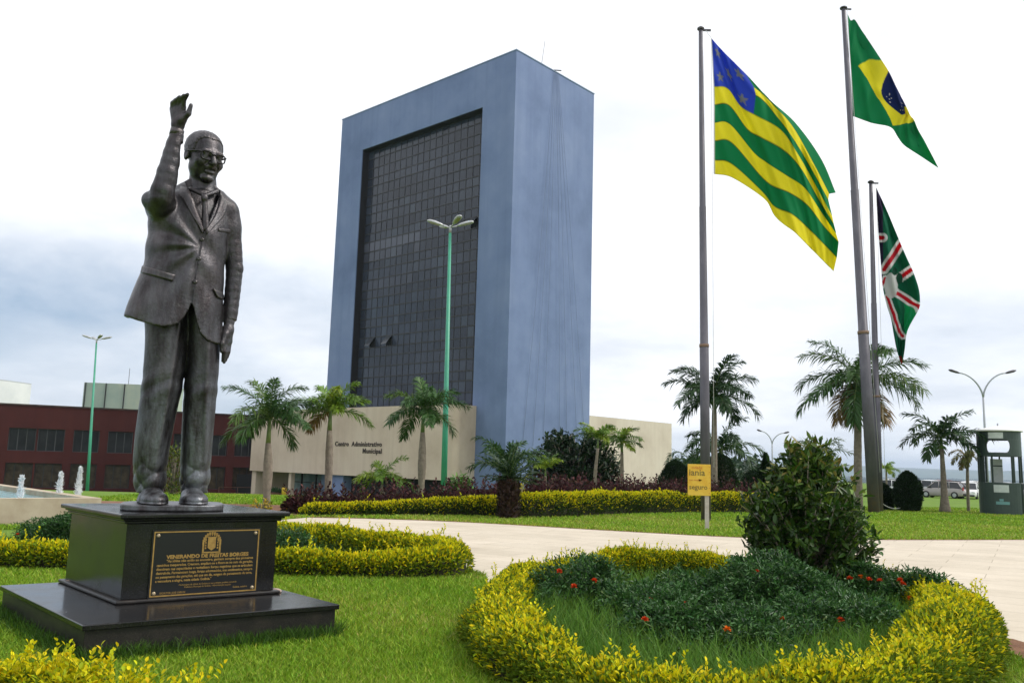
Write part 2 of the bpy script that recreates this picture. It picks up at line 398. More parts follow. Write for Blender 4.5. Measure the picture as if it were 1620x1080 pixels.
mb = MB()    # roof edge coping and small parapet
tbox(mb, -.06, WL+.06, -.06, .35, HT+.002, HT+.09); tbox(mb, -.06, .35, .352, WR+.06, HT+.002, HT+.09)
child(mb, 'roof_coping', mat('weathered_coping', (.30,.37,.52), .85, (.2,.26,.4), 1.2), tower)
mb = MB(); mb.tube([tw(1.2,5.2,HT), tw(1.0,5.6,HT+3.6)], .02, 5); mb.tube([tw(2,4.6,HT), tw(2,4.6,HT+1.6)], .025, 5); mb.tube([tw(1.6,5.4,HT),tw(.2,6.3,HT+.3),tw(-.5,6.6,HT+.15)], .06, 6)
child(mb, 'antenna', M_BLACK, tower)
# bundles of thin ropes hanging down the side wall from the roof
M_ROPE = mat('grey_rope', (.16,.2,.29), .9)
for k, (px, py) in enumerate(((826,700),(842,705),(858,705),(884,706),(896,702),(912,706),(924,700))):
    top = tw(-.07, 5.9+.12*k, HT-.1)
    q = onplane(px, py, (TC[0],TC[1],0), (tb[1],-tb[0],0)); q = q+np.array([tb[1],-tb[0],0])*.05
    pts = [np.array(top)+(q-np.array(top))*u+np.array([tb[1],-tb[0],0])*(.03+.15*math.sin(PI*u)) for u in np.linspace(0,1,9)]
    mb = MB(); mb.tube(pts, .014, 5); o = mb.build('hanging_rope', M_ROPE)
    tag(o, 'thin grey rope hanging from the roof down the tower\'s blank blue side wall', 'rope', 'ropes hanging down the blue tower side')
# ---------------- beige front block with the lettering
pod = empty('entrance_block', tw(20, -3.5, -2.9), 'beige windowless block projecting in front of the blue tower, with dark lettering on it', 'building')
PT, PZ0, PZ1 = 2.75, -.34, 6.9
mb = MB(); rad = .7
prof = [(-.0, 0.)]
arc = [(rad-rad*math.cos(u), -PT+rad-rad*math.sin(u)) for u in np.linspace(0, PI/2, 9)]      # (s,b) rounded end
pl = [tw(3.95, -.01, 0)]+[tw(3.95+a0, b0, 0) for a0, b0 in arc]+[tw(39.5,-PT,0), tw(39.5,6,0), tw(WL+.02,6,0), tw(WL+.02,-.01,0)]
pl = [(p[0],p[1]) for p in pl]
area = sum(pl[i][0]*pl[(i+1)%len(pl)][1]-pl[(i+1)%len(pl)][0]*pl[i][1] for i in range(len(pl)))
if area < 0: pl = pl[::-1]
mb.prism(pl, PZ0, PZ1); child(mb, 'upper_wall', M_BEIGE, pod)
mb = MB()
for (s0, s1) in ((31.2,31.7),): tbox(mb, s0, s1, -PT+.4, -PT+.9, -5.6, PZ0-.003)
child(mb, 'column', M_BEIGE, pod); mb = MB()
tbox(mb, 38.5, 39.4, -PT+.3, 5.5, -5.6, PZ0-.003)
child(mb, 'column', M_BEIGE, pod)
mb = MB(); tbox(mb, 21.5, 24.4, -PT+.5, -.2, -4.2, PZ0-.003); child(mb, 'blue_pier', M_BLUE, pod)
mb = MB(); tbox(mb, 5.0, 21.4, -1.2, -.25, -4.2, PZ0-.004); child(mb, 'shade_block', M_DARKIN, pod)  # solid near-black block, stands in for the shaded space under the wall
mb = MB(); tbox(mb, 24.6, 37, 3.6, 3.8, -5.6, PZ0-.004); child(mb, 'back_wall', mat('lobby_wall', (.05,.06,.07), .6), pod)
M_GL = mat('entrance_glass', (.10,.15,.18), .08, (.25,.32,.36), .5)
for k in range(4):
    mb = MB(); s0 = 25+k*2.9; tbox(mb, s0, s0+2.6, .8, .86, -4.6, PZ0-.05); g_ = child(mb, 'entrance_window', M_GL, pod)
    mb = MB(); tbox(mb, s0-.14, s0-.02, .72, .9, -4.8, PZ0-.02); tbox(mb, s0, s0+2.6, .72, .795, -1.55, -1.45)
    f_ = child(mb, 'frame', M_BLACK, pod); f_.parent = g_
# lettering
def text(name, s, size, m, parent, origin, ux, uz, align='LEFT', weight=0., depth=.01, xs=1., font_sp=1.):
    cu = bpy.data.curves.new('letters', 'FONT'); cu.body = s; cu.size = size; cu.align_x = align; cu.extrude = depth; cu.offset = weight; cu.space_character = font_sp
    cu.resolution_u = 2
    o = bpy.data.objects.new('letters', cu); COL.objects.link(o); bpy.context.view_layer.update()
    me = bpy.data.meshes.new_from_object(o.evaluated_get(bpy.context.evaluated_depsgraph_get()))
    bpy.data.objects.remove(o); bpy.data.curves.remove(cu)
    ux = Vector(ux).normalized(); uz = Vector(uz).normalized(); un = ux.cross(uz)
    me.transform(Matrix(((ux.x*xs,uz.x,un.x,origin[0]),(ux.y*xs,uz.y,un.y,origin[1]),(ux.z*xs,uz.z,un.z,origin[2]),(0,0,0,1))))
    o = link(name, me, m, parent)
    if parent is not None:
        me.transform(Matrix.Translation(-Vector(parent.location)))
    return o
M_LET = mat('dark_letters', (.03,.018,.015), .5)
fr = np.array([*(-ta), 0]); pf = np.array(tw(0, -PT-.02, 0))
q1 = onplane(604, 706, pf, (*tn, 0)); q2 = onplane(604, 717, pf, (*tn, 0))
text('lettering', 'Administrativo', .70, M_LET, pod, q1, fr, (0,0,1), 'RIGHT', .014, .03, 1.08, 1.1)
lw = max((Vector(v.co)-(Vector(q1)-Vector(pod.location))).dot(Vector(-fr)) for v in bpy.data.objects['lettering'].data.vertices)
text('lettering', 'Centro', .70, M_LET, pod, np.array(q1)-fr*(lw+.5), fr, (0,0,1), 'RIGHT', .014, .03, 1.08, 1.1)
text('lettering', 'Municipal', .70, M_LET, pod, q2, fr, (0,0,1), 'RIGHT', .014, .03, 1.08, 1.1)
# railings on the block's roof edge: a few dark vents
for s in (6.2, 8.2, 9.0, 24.5):
    mb = MB(); tbox(mb, s, s+.7, -1.6, -.9, PZ1+.003, PZ1+.55); child(mb, 'roof_vent', M_BLACK, pod)
# ---------------- beige wing behind the tower
wing = empty('side_wing', tw(3, 21, -1), 'low beige wing running back from behind the blue tower', 'building')
mb = MB(); tbox(mb, .03, 10, WR+.05, 29.8, -.55, 6.68); child(mb, 'wall', streaked('pale_beige_render', (.58,.51,.43), (.47,.40,.33), (.62,.56,.48), .4), wing)
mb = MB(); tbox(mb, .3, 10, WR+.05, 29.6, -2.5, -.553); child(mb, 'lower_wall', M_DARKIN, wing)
for k in range(5):
    mb = MB(); s0 = WR+2+k*3.2; tbox(mb, .1, .29, s0, s0+.5, -2.5, -.556); child(mb, 'pillar', M_BEIGE, wing)
# ---------------- red two-storey building
RP = [(-37.9, 70.), (-22.6, 78.)]; ru = np.array([15.3, 8.])/np.hypot(15.3, 8.); rn = np.array([ru[1], -ru[0]])
red = empty('red_building', (-44, 106, -4), 'low dark red two-storey building with rows of square windows', 'building')
RK = 1.42
def rd(s, d, z): q = (np.array(RP[0])+ru*s-rn*d)*RK; return (q[0], q[1], 1.6+(z-1.6)*RK)    # s along the front, d back
RZ0, RZ1 = -3.2, 5.05
def rbox(mb, s0, s1, d0, d1, z0, z1):
    P = [rd(s0,d0,0), rd(s1,d0,0), rd(s1,d1,0), rd(s0,d1,0)]
    return mb.hexa([rd(a_,b_,z0) for a_,b_ in ((s0,d0),(s1,d0),(s1,d1),(s0,d1))], [rd(a_,b_,z1) for a_,b_ in ((s0,d0),(s1,d0),(s1,d1),(s0,d1))])
ww = 1.95; cols_ = [-3.4]+[-1.32+k*2.6 for k in range(0, 9)]; WZ = ((1.40,3.22),(-1.55,.42))
mb = MB(); SE = 21.5
rbox(mb, -4, SE, .45, 9, RZ0, RZ1-.002)
rbox(mb, -4, SE, 0, .447, WZ[0][1], RZ1); rbox(mb, -4, SE, 0, .447, WZ[1][1], WZ[0][0]); rbox(mb, -4, SE, 0, .447, RZ0, WZ[1][0])
ed = [-4]+[v for c_ in cols_ for v in (c_+.55, c_+.55+ww)]+[SE]
for k in range(0, len(ed), 2):
    if ed[k+1]-ed[k] > .05:
        for z0, z1 in WZ: rbox(mb, max(ed[k],-4), min(ed[k+1],SE), 0, .447, z0+.0, z1)
child(mb, 'wall', M_RED, red)
mb = MB(); rbox(mb, -4.1, SE+.05, -.08, 9, RZ1+.003, RZ1+.12); child(mb, 'parapet_cap', mat('sooty_cap', (.03,.022,.022), .9, (.09,.06,.05), 2.), red)
M_RG = mat('dim_window_glass', (.008,.009,.011), .3, (.025,.027,.03), .6, spec=.22)
M_RG2 = mat('curtained_glass', (.03,.021,.014), .35, (.075,.055,.035), 1.5, spec=.2)
for k, c_ in enumerate(cols_):
    for r_, (z0, z1) in enumerate(WZ):
        s0, s1 = c_+.55, c_+.55+ww
        if s0 < -4 or s1 > SE: continue
        mb = MB(); rbox(mb, s0+.05, s1-.05, .36, .40, z0+.05, z1-.05); w_ = child(mb, 'window', M_RG if r_ == 0 else M_RG2, red)
        mb = MB()
        for q in np.linspace(s0+.03, s1-.03, 4): rbox(mb, q-.03, q+.03, .30, .355, z0+.04, z1-.04)
        rbox(mb, s0, s1, .30, .352, z0, z0+.04); rbox(mb, s0, s1, .30, .352, z1-.04, z1)
        f_ = child(mb, 'frame', M_BLACK if r_ else mat('grey_frame', (.06,.06,.065), .5), red); f_.parent = w_
# receding dark end on the left
lz = [rd(-4,0,0), rd(-11,6,0)]
mb = MB(); P = [lz[1][:2], lz[0][:2], rd(-4,9,0)[:2], rd(-11,14,0)[:2]]
mb.hexa([(p[0],p[1],-5.4) for p in P], [(p[0],p[1],rd(0,0,RZ1-.5)[2]) for p in P]); child(mb, 'end_wall', M_RED, red)
mb = MB(); rbox(mb, 15.2, 17.4, -.03, .02, RZ0, -.2); child(mb, 'door', M_DARKIN, red)
mb = MB(); rbox(mb, 5.8, 8.8, -.03, .02, -2.9, -1.9); child(mb, 'low_hatch', mat('pale_hatch', (.40,.44,.45), .7), red)
rl = empty('handrail', rd(18, -1.5, -2.4), 'dull brown handrail in front of the red building\'s entrance', 'railing'); mb = MB()
for s in np.linspace(13.5, 23, 7): mb.tube([rd(s,-1.5,-2.7), rd(s,-1.5,-1.3)], .035, 6)
for z in (-1.3, -1.8): mb.tube([rd(13.5,-1.5,z), rd(23,-1.5,z)], .035, 6)
child(mb, 'rail', mat('brown_rail', (.12,.05,.03), .6), rl)
tank = empty('roof_shed', (-61, 132, 0), 'pale green sheet metal shed rising behind the red building\'s roof', 'shed')
M_TANK = streaked('pale_green_sheet', (.36,.42,.36), (.28,.36,.32), (.50,.50,.36), .4)
a0, a1 = at(130,640,132), at(262,640,132); zt_ = at(130,604.5,132)[2]
mb = MB(); P = [(a0[0],132), (a1[0],134), (a1[0]-.5,140), (a0[0]-.3,138)]
mb.hexa([(p[0],p[1],-2.8) for p in P], [(p[0],p[1],zt_) for p in P]); child(mb, 'sheet_wall', M_TANK, tank)
mb = MB()
for u in (.02, .25, .46, .78): mb.box((a0[0]+(a1[0]-a0[0])*u, 132+2*u-.07, zt_/2-.01), (.13,.13,zt_))
mb.tube([(a0[0]+6,134,zt_),(a0[0]+6,134,zt_+2.6)], .04, 5); child(mb, 'post', M_BLACK, tank)
wh = empty('white_hall', (-92, 160, -3), 'large white flat-roofed hall beyond the red building', 'building')
p1, p2 = at(50,607,150), at(0,597,135); mb = MB()
P = [(p2[0]-8,p2[1]-15), (p1[0],p1[1]), (at(42,607,178)[0],178), (p2[0]-30,p2[1]+10)]
mb.hexa([(p[0],p[1],-3) for p in P], [(p[0],p[1],12.8) for p in P]); child(mb, 'wall', M_WHITE, wh)
mb = MB(); mb.hexa([(p[0],p[1],12.803) for p in P], [(p[0],p[1],13.0) for p in P]); child(mb, 'roof_edge', mat('grey_edge', (.45,.47,.5), .7), wh)
# small things by the entrance
bn = empty('litter_bin', tw(26.6,-6.2,-2.45), 'small yellow bin on a post outside the beige block', 'bin')
z_ = float(tz(*tw(26.6,-6.2,0)[:2])); bn.location.z = z_
mb = MB(); mb.lathe(tw(26.6,-6.2,z_+.5), [(.2,0),(.26,.1),(.28,.7),(.26,.78)], 14); child(mb, 'bucket', mat('yellow_plastic', (.62,.42,.02), .5), bn)
mb = MB(); mb.tube([tw(26.6,-5.9,z_), tw(26.6,-5.9,z_+1.3)], .04, 8); child(mb, 'post', M_BLACK, bn)
for k, s in enumerate((29.0, 39.5)):
    z_ = float(tz(*tw(s,-5.5,0)[:2])); pb = empty('planter_box', tw(s,-5.5,z_), ('brown planter box beside the entrance glass' if k == 0 else 'small pale planter at the corner of the red building'), 'planter', 'planters by the entrance')
    mb = MB(); mb.box(tw(s,-5.5,z_+.45), (1.5 if k == 0 else .6,.7,.9), TA); child(mb, 'box', mat('clay' if k == 0 else 'pale_clay', (.16,.075,.05) if k == 0 else (.4,.33,.25), .9), pb)
    if k == 0:
        n = 260; P_ = np.array(tw(s,-5.5,z_+.9))+RNG.normal(size=(n,3))*[.45,.25,.05]; D_ = RNG.normal(size=(n,3))*.6+[0,0,1]
        v, f = leaves(P_, D_, np.tile([0,1.,.2],(n,1)), .5*RNG.uniform(.5,1.2,n), .12); o = link('foliage', npmesh('foliage', v-np.array(pb.location), f, jitcol((.03,.07,.02), n)), leafmat('planter_leaf'), pb)
# ---------------- fountain pool
pc = np.array([-8.95, 18.95]); d1 = np.array([-.77,-.64]); d2 = np.array([-.70,.714])
def pp(a0, b0): q = pc+d1*a0+d2*b0; return (q[0], q[1])
pool = empty('fountain_pool', (*pp(5,5), 0), 'raised rectangular fountain basin with stained concrete walls and blue water', 'fountain')
M_PW = mat('stained_concrete', (.34,.27,.19), .85, (.46,.39,.29), 1.6, bmp=.35, bscale=14)
LA, LB, TH, PHT = 9., 11., .28, .56
def pbox(mb, a0, a1, b0, b1, z0, z1):
    P = [pp(a0,b0), pp(a0,b1), pp(a1,b1), pp(a1,b0)]
    return mb.hexa([(*p,z0) for p in P], [(*p,z1) for p in P])
mb = MB(); pbox(mb,0,LA,0,TH,-.1,PHT); pbox(mb,0,LA,LB-TH,LB,-.1,PHT); pbox(mb,0,TH,TH,LB-TH,-.1,PHT-.001); pbox(mb,LA-TH,LA,TH,LB-TH,-.1,PHT-.001)
child(mb, 'basin_wall', M_PW, pool)
mb = MB(); pbox(mb,TH,LA-TH,TH,LB-TH,.0,.12); child(mb, 'basin_floor', mat('pool_blue', (.16,.52,.58), .6), pool)
M_WAT, t, b = newmat('pool_water'); b.inputs['Base Color'].default_value = (.55,.85,.88,1); b.inputs['Roughness'].default_value = .05
b.inputs['Transmission Weight'].default_value = .9; b.inputs['IOR'].default_value = 1.33
bump(t, b, t.noise(7, 4, .6, t.pos()), .5, .05)
mb = MB(); V_ = [(*pp(TH+.002,TH+.002),.45), (*pp(TH+.002,LB-TH-.002),.45), (*pp(LA-TH-.002,LB-TH-.002),.45), (*pp(LA-TH-.002,TH+.002),.45)]
mb.add(V_, [(0,1,2,3)]); child(mb, 'water_surface', M_WAT, pool)
M_JET, t, b = newmat('white_spray'); b.inputs['Base Color'].default_value = (.85,.88,.9,1); b.inputs['Roughness'].default_value = .35
tp_ = t.new('ShaderNodeBsdfTransparent'); mx = t.new('ShaderNodeMixShader'); mx.inputs[0].default_value = .45; t.lk(b.outputs[0], mx.inputs[1]); t.lk(tp_.outputs[0], mx.inputs[2]); t.lk(mx.outputs[0], t.n['Material Output'].inputs['Surface'])
for k, ((px, py, h_)) in enumerate(((31,785,.50),(92.5,782,.58),(122.5,782,.70))):
    q = pp(1.1, 3.1) if k == 2 else (pp(1.5, 2.5) if k == 1 else pp(2.3, 3.2))
    Yk = (19.7, 20.6, 21.1)[k]; w0 = at(px, 790, Yk); q = (w0[0], Yk)
    n = 900; u = RNG.random(n)**.8; rad_ = (.015+.055*(1-u)**1.1)*np.sqrt(RNG.random(n))*1.2; an = RNG.random(n)*6.28
    P_ = np.stack([q[0]+rad_*np.cos(an), q[1]+rad_*np.sin(an), .44+u*h_], 1)
    D_ = RNG.normal(size=(n,3))*.5+[0,0,1]; v, f = leaves(P_, D_, RNG.normal(size=(n,3)), .07*RNG.uniform(.5,1.3,n), .028)
    mb = MB(); mb.lathe((0,0,.44), [(.06,0),(.05,h_*.35),(.03,h_*.75),(.010,h_*.97)], 12)
    nV = np.array(mb.v)+[q[0],q[1],0]
    me = npmesh('water_jet', np.concatenate([v, nV]), [f, np.array([x for x in mb.f if len(x)==4])+len(v)])
    o = link('water_jet', me, M_JET, smooth=True)
    tag(o, ('low white water jet standing apart on the far left of the pool', 'middle white water jet in the fountain pool', 'tallest white water jet, next to the green lamp post')[k], 'water jet', 'fountain jets')
# ------------------------------------------------------------------ granite pedestal
M_GRAN, t, b = newmat('polished_granite'); p = t.obj()
c = t.ramp(t.noise(160, 3, .6, p), [(.4, (.006,.006,.0065)), (.62, (.014,.014,.015)), (.72, (.045,.042,.042))])
c = t.mixc(t.ramp(t.noise(2.2, 6, .6, p), [(.45, 0.), (.8, .35)]), c, (.03,.026,.022))
t.lk(c, b.inputs['Base Color']); t.lk(t.ramp(t.noise(3, 5, .6, p), [(.3, .10), (.7, .28)]), b.inputs['Roughness']); b.inputs['Specular IOR Level'].default_value = .42
M_GRAN2, t, b = newmat('worn_granite'); p = t.obj()
c = t.ramp(t.noise(120, 3, .6, p), [(.4, (.010,.009,.009)), (.62, (.024,.021,.02)), (.72, (.07,.06,.055))])
c = t.mixc(t.ramp(t.noise(5, 6, .7, p), [(.45, 0.), (.8, .6)]), c, (.06,.048,.038))
t.lk(c, b.inputs['Base Color']); b.inputs['Roughness'].default_value = .38; b.inputs['Specular IOR Level'].default_value = .4
PU = np.array([math.cos(math.radians(36)), math.sin(math.radians(36))]); PVv = np.array([-math.sin(math.radians(43.5)), math.cos(math.radians(43.5))])
DN = gr(190, 955, .28)[:2]; DW, DD = 1.37, 1.55
PC = DN+PU*DW/2+PVv*DD/2
ped = empty('granite_pedestal', (PC[0], PC[1], 0), 'black granite pedestal with a stepped plinth and a dark inscribed plaque under the statue', 'pedestal')
def quad(c0, w, d): return [tuple(c0-PU*w/2-PVv*d/2), tuple(c0+PU*w/2-PVv*d/2), tuple(c0+PU*w/2+PVv*d/2), tuple(c0-PU*w/2+PVv*d/2)]
PNc = gr(131, 989, .28)[:2]; PW, PD = 2.11, 2.46
PPC = PNc+PU*PW/2+PVv*PD/2
def slab(mb, c0, w, d, z0, z1): P = quad(c0, w, d); return mb.hexa([(*q,z0) for q in P], [(*q,z1) for q in P])
mb = MB(); slab(mb, PPC, PW-.05, PD-.05, -.05, .235); child(mb, 'plinth', M_GRAN2, ped, .004)
mb = MB(); slab(mb, PPC, PW, PD, .237, .28); child(mb, 'plinth_slab', M_GRAN, ped, .006)
mb = MB(); slab(mb, PC, DW+.10, DD+.10, .282, .312); child(mb, 'base_moulding', M_GRAN2, ped, .01)
mb = MB(); slab(mb, PC, DW, DD, .314, .965); child(mb, 'die', M_GRAN, ped, .004)
mb = MB(); slab(mb, PC, DW+.06, DD+.06, .967, .992); slab(mb, PC, DW+.10, DD+.10, .9925, 1.012); child(mb, 'cornice', M_GRAN, ped, .008)
CT = 1.055
mb = MB(); slab(mb, PC, DW+.17, DD+.17, 1.0125, CT); child(mb, 'top_slab', M_GRAN, ped, .012)
for sgn in (0, 1):
    mb = MB()
    q = DN+PU*DW*sgn+(PU*(.03) if sgn else -PU*.05)+PVv*(.05 if sgn else DD*.95)
    for k in range(1): mb.lathe((q[0]+RNG.normal()*.03, q[1]+RNG.normal()*.03, .281), [(.055,0),(.06,.012),(.04,.03),(.012,.038)], 9)
    child(mb, 'mortar_lump', mat('mortar', (.35,.27,.22), .95, bmp=.6, bscale=40), ped)
# plaque
fn = np.array([PU[1], -PU[0], 0]); fo = np.array([DN[0], DN[1], 0])
TLc, TRc, BLc, BRc = (onplane(*q, fo, fn) for q in ((241,837),(411,835.5),(233,947),(406,934)))
pu = np.array([*PU, 0]); up_ = np.array([0,0,1.])
u0 = ((TLc+BLc)/2-fo)@pu; u1 = ((TRc+BRc)/2-fo)@pu; zt2 = (TLc[2]+TRc[2])/2; zb2 = (BLc[2]+BRc[2])/2
def onf(u, z, d=0.): return fo+pu*u+up_*z+fn*d
def fbox(mb, ua, ub, za, zb, da, db):
    B = [onf(ua,za,db), onf(ub,za,db), onf(ub,za,da), onf(ua,za,da)]; T = [onf(ua,zb,db), onf(ub,zb,db), onf(ub,zb,da), onf(ua,zb,da)]
    return mb.hexa(B, T)
M_PLQ = mat('black_plaque', (.008,.008,.010), .3); M_GOLD = mat('gilt', (.42,.27,.075), .45, (.30,.18,.05), 30., metal=.4)
mb = MB(); fbox(mb, u0, u1, zb2, zt2, .002, .016); plq = child(mb, 'plaque', M_PLQ, ped)
pw, ph = u1-u0, zt2-zb2
def sub(mb, name, m): o = child(mb, name, m, ped); o.parent = plq; return o
mb = MB(); e, w_ = .012, .011
fbox(mb,u0+e,u1-e,zb2+e,zb2+e+w_,.0165,.020); fbox(mb,u0+e,u1-e,zt2-e-w_,zt2-e,.0165,.020); fbox(mb,u0+e,u0+e+w_,zb2+e+w_,zt2-e-w_,.0165,.020); fbox(mb,u1-e-w_,u1-e,zb2+e+w_,zt2-e-w_,.0165,.020)
sub(mb, 'border', M_GOLD)
for (uu, zz_) in ((.045,.95),(.955,.95),(.045,.05),(.955,.05)):
    mb = MB(); c0 = onf(u0+pw*(.05 if uu<.5 else .95), zb2+ph*(.07 if zz_<.5 else .92), .016)
    mb.tube([c0, c0+fn*.006, c0+fn*.012], [.018,.017,.008], 12); sub(mb, 'screw_head', mat('brass_screw', (.42,.34,.22), .45, metal=.6))
mb = MB(); cu_, cz_ = u0+pw*.535, zb2+ph*.80      # coat of arms: shield, ring of small towers, supporters, scroll
fbox(mb, cu_-.036, cu_+.036, cz_-.050, cz_+.048, .0165, .021)
mb.add([onf(cu_-.036,cz_-.05,.021), onf(cu_,cz_-.075,.021), onf(cu_+.036,cz_-.05,.021)], [(0,1,2)])
for k in range(13):
    an = math.radians(-8+k*196/12); ra = .078
    q = (cu_-ra*math.cos(an), cz_+.0+ra*1.05*math.sin(an)); fbox(mb, q[0]-.0085, q[0]+.0085, q[1]-.012, q[1]+.012, .0165, .021)
for k in range(9):
    an = math.radians(10+k*160/8); q = (cu_-.064*math.cos(an), cz_+.064*math.sin(an)); fbox(mb, q[0]-.005, q[0]+.005, q[1]-.006, q[1]+.006, .0165, .020)
for sg in (-1, 1):
    for k in range(4): fbox(mb, cu_+sg*.055-.006, cu_+sg*.055+.006, cz_-.06+k*.024, cz_-.044+k*.024, .0165, .021)
    fbox(mb, cu_+sg*.076-.008, cu_+sg*.076+.008, cz_-.085, cz_-.01, .0165, .0205)
fbox(mb, cu_-.085, cu_+.085, cz_-.098, cz_-.086, .0165, .021)
sub(mb, 'emblem', M_GOLD)
def ptxt(s, size, uu, vv, al='LEFT', wt=0., xs=1., fit=None):
    if fit:
        o = text('inscription', s, size, M_GOLD, ped, onf(u0, zb2, .0168), pu, up_, 'LEFT', wt, .0015, 1.)
        xx = [v.co.to_tuple()[0]*pu[0]+v.co.to_tuple()[1]*pu[1] for v in o.data.vertices]; xs = fit*pw/(max(xx)-min(xx)); bpy.data.objects.remove(o)
    o = text('inscription', s, size, M_GOLD, ped, onf(u0+pw*uu, zb2+ph*vv, .0168), pu, up_, al, wt, .0015, xs); o.parent = plq; return o
ptxt('VENERANDO DE FREITAS BORGES', .045, .515, .572, 'CENTER', .0022, 1., fit=.76)
lines = ['      "As idéias não estão ao encontro, ganham sempre dos pioneiros',
 'caminhos inesperados. Crescem, ampliam-se e fixam-se no seio da geração,',
 'dissolvem nas capacidades e revitalizam forças negativas que se articulam',
 'destruindo. Permanecem longe, forças adormecidas, nos sentimentos, sempre',
 'no pensamento das gerações, até que um dia, surgem do pensamento da terra,',
 'a vencedora e alegre, nesta cidade Goiânia."']
for k, s in enumerate(lines): ptxt(s.strip(), .031, .14 if k == 0 else .055, .52-k*.058, 'LEFT', .0009, 1., (.80,.885,.885,.885,.885,.50)[k])
ptxt('Homenagem da cidade de Goiânia ao seu primeiro prefeito nomeado', .021, .53, .165, 'CENTER', 0, .9*pw); ptxt('Prefeitura Municipal de Goiânia - Administração popular', .021, .53, .128, 'CENTER', 0, .9*pw)
ptxt('ESCULTOR: JOSÉ CARLOS', .022, .10, .055, 'LEFT', .0003, .9*pw); ptxt('Goiânia, outubro', .022, .90, .085, 'RIGHT', .0003, .9*pw)
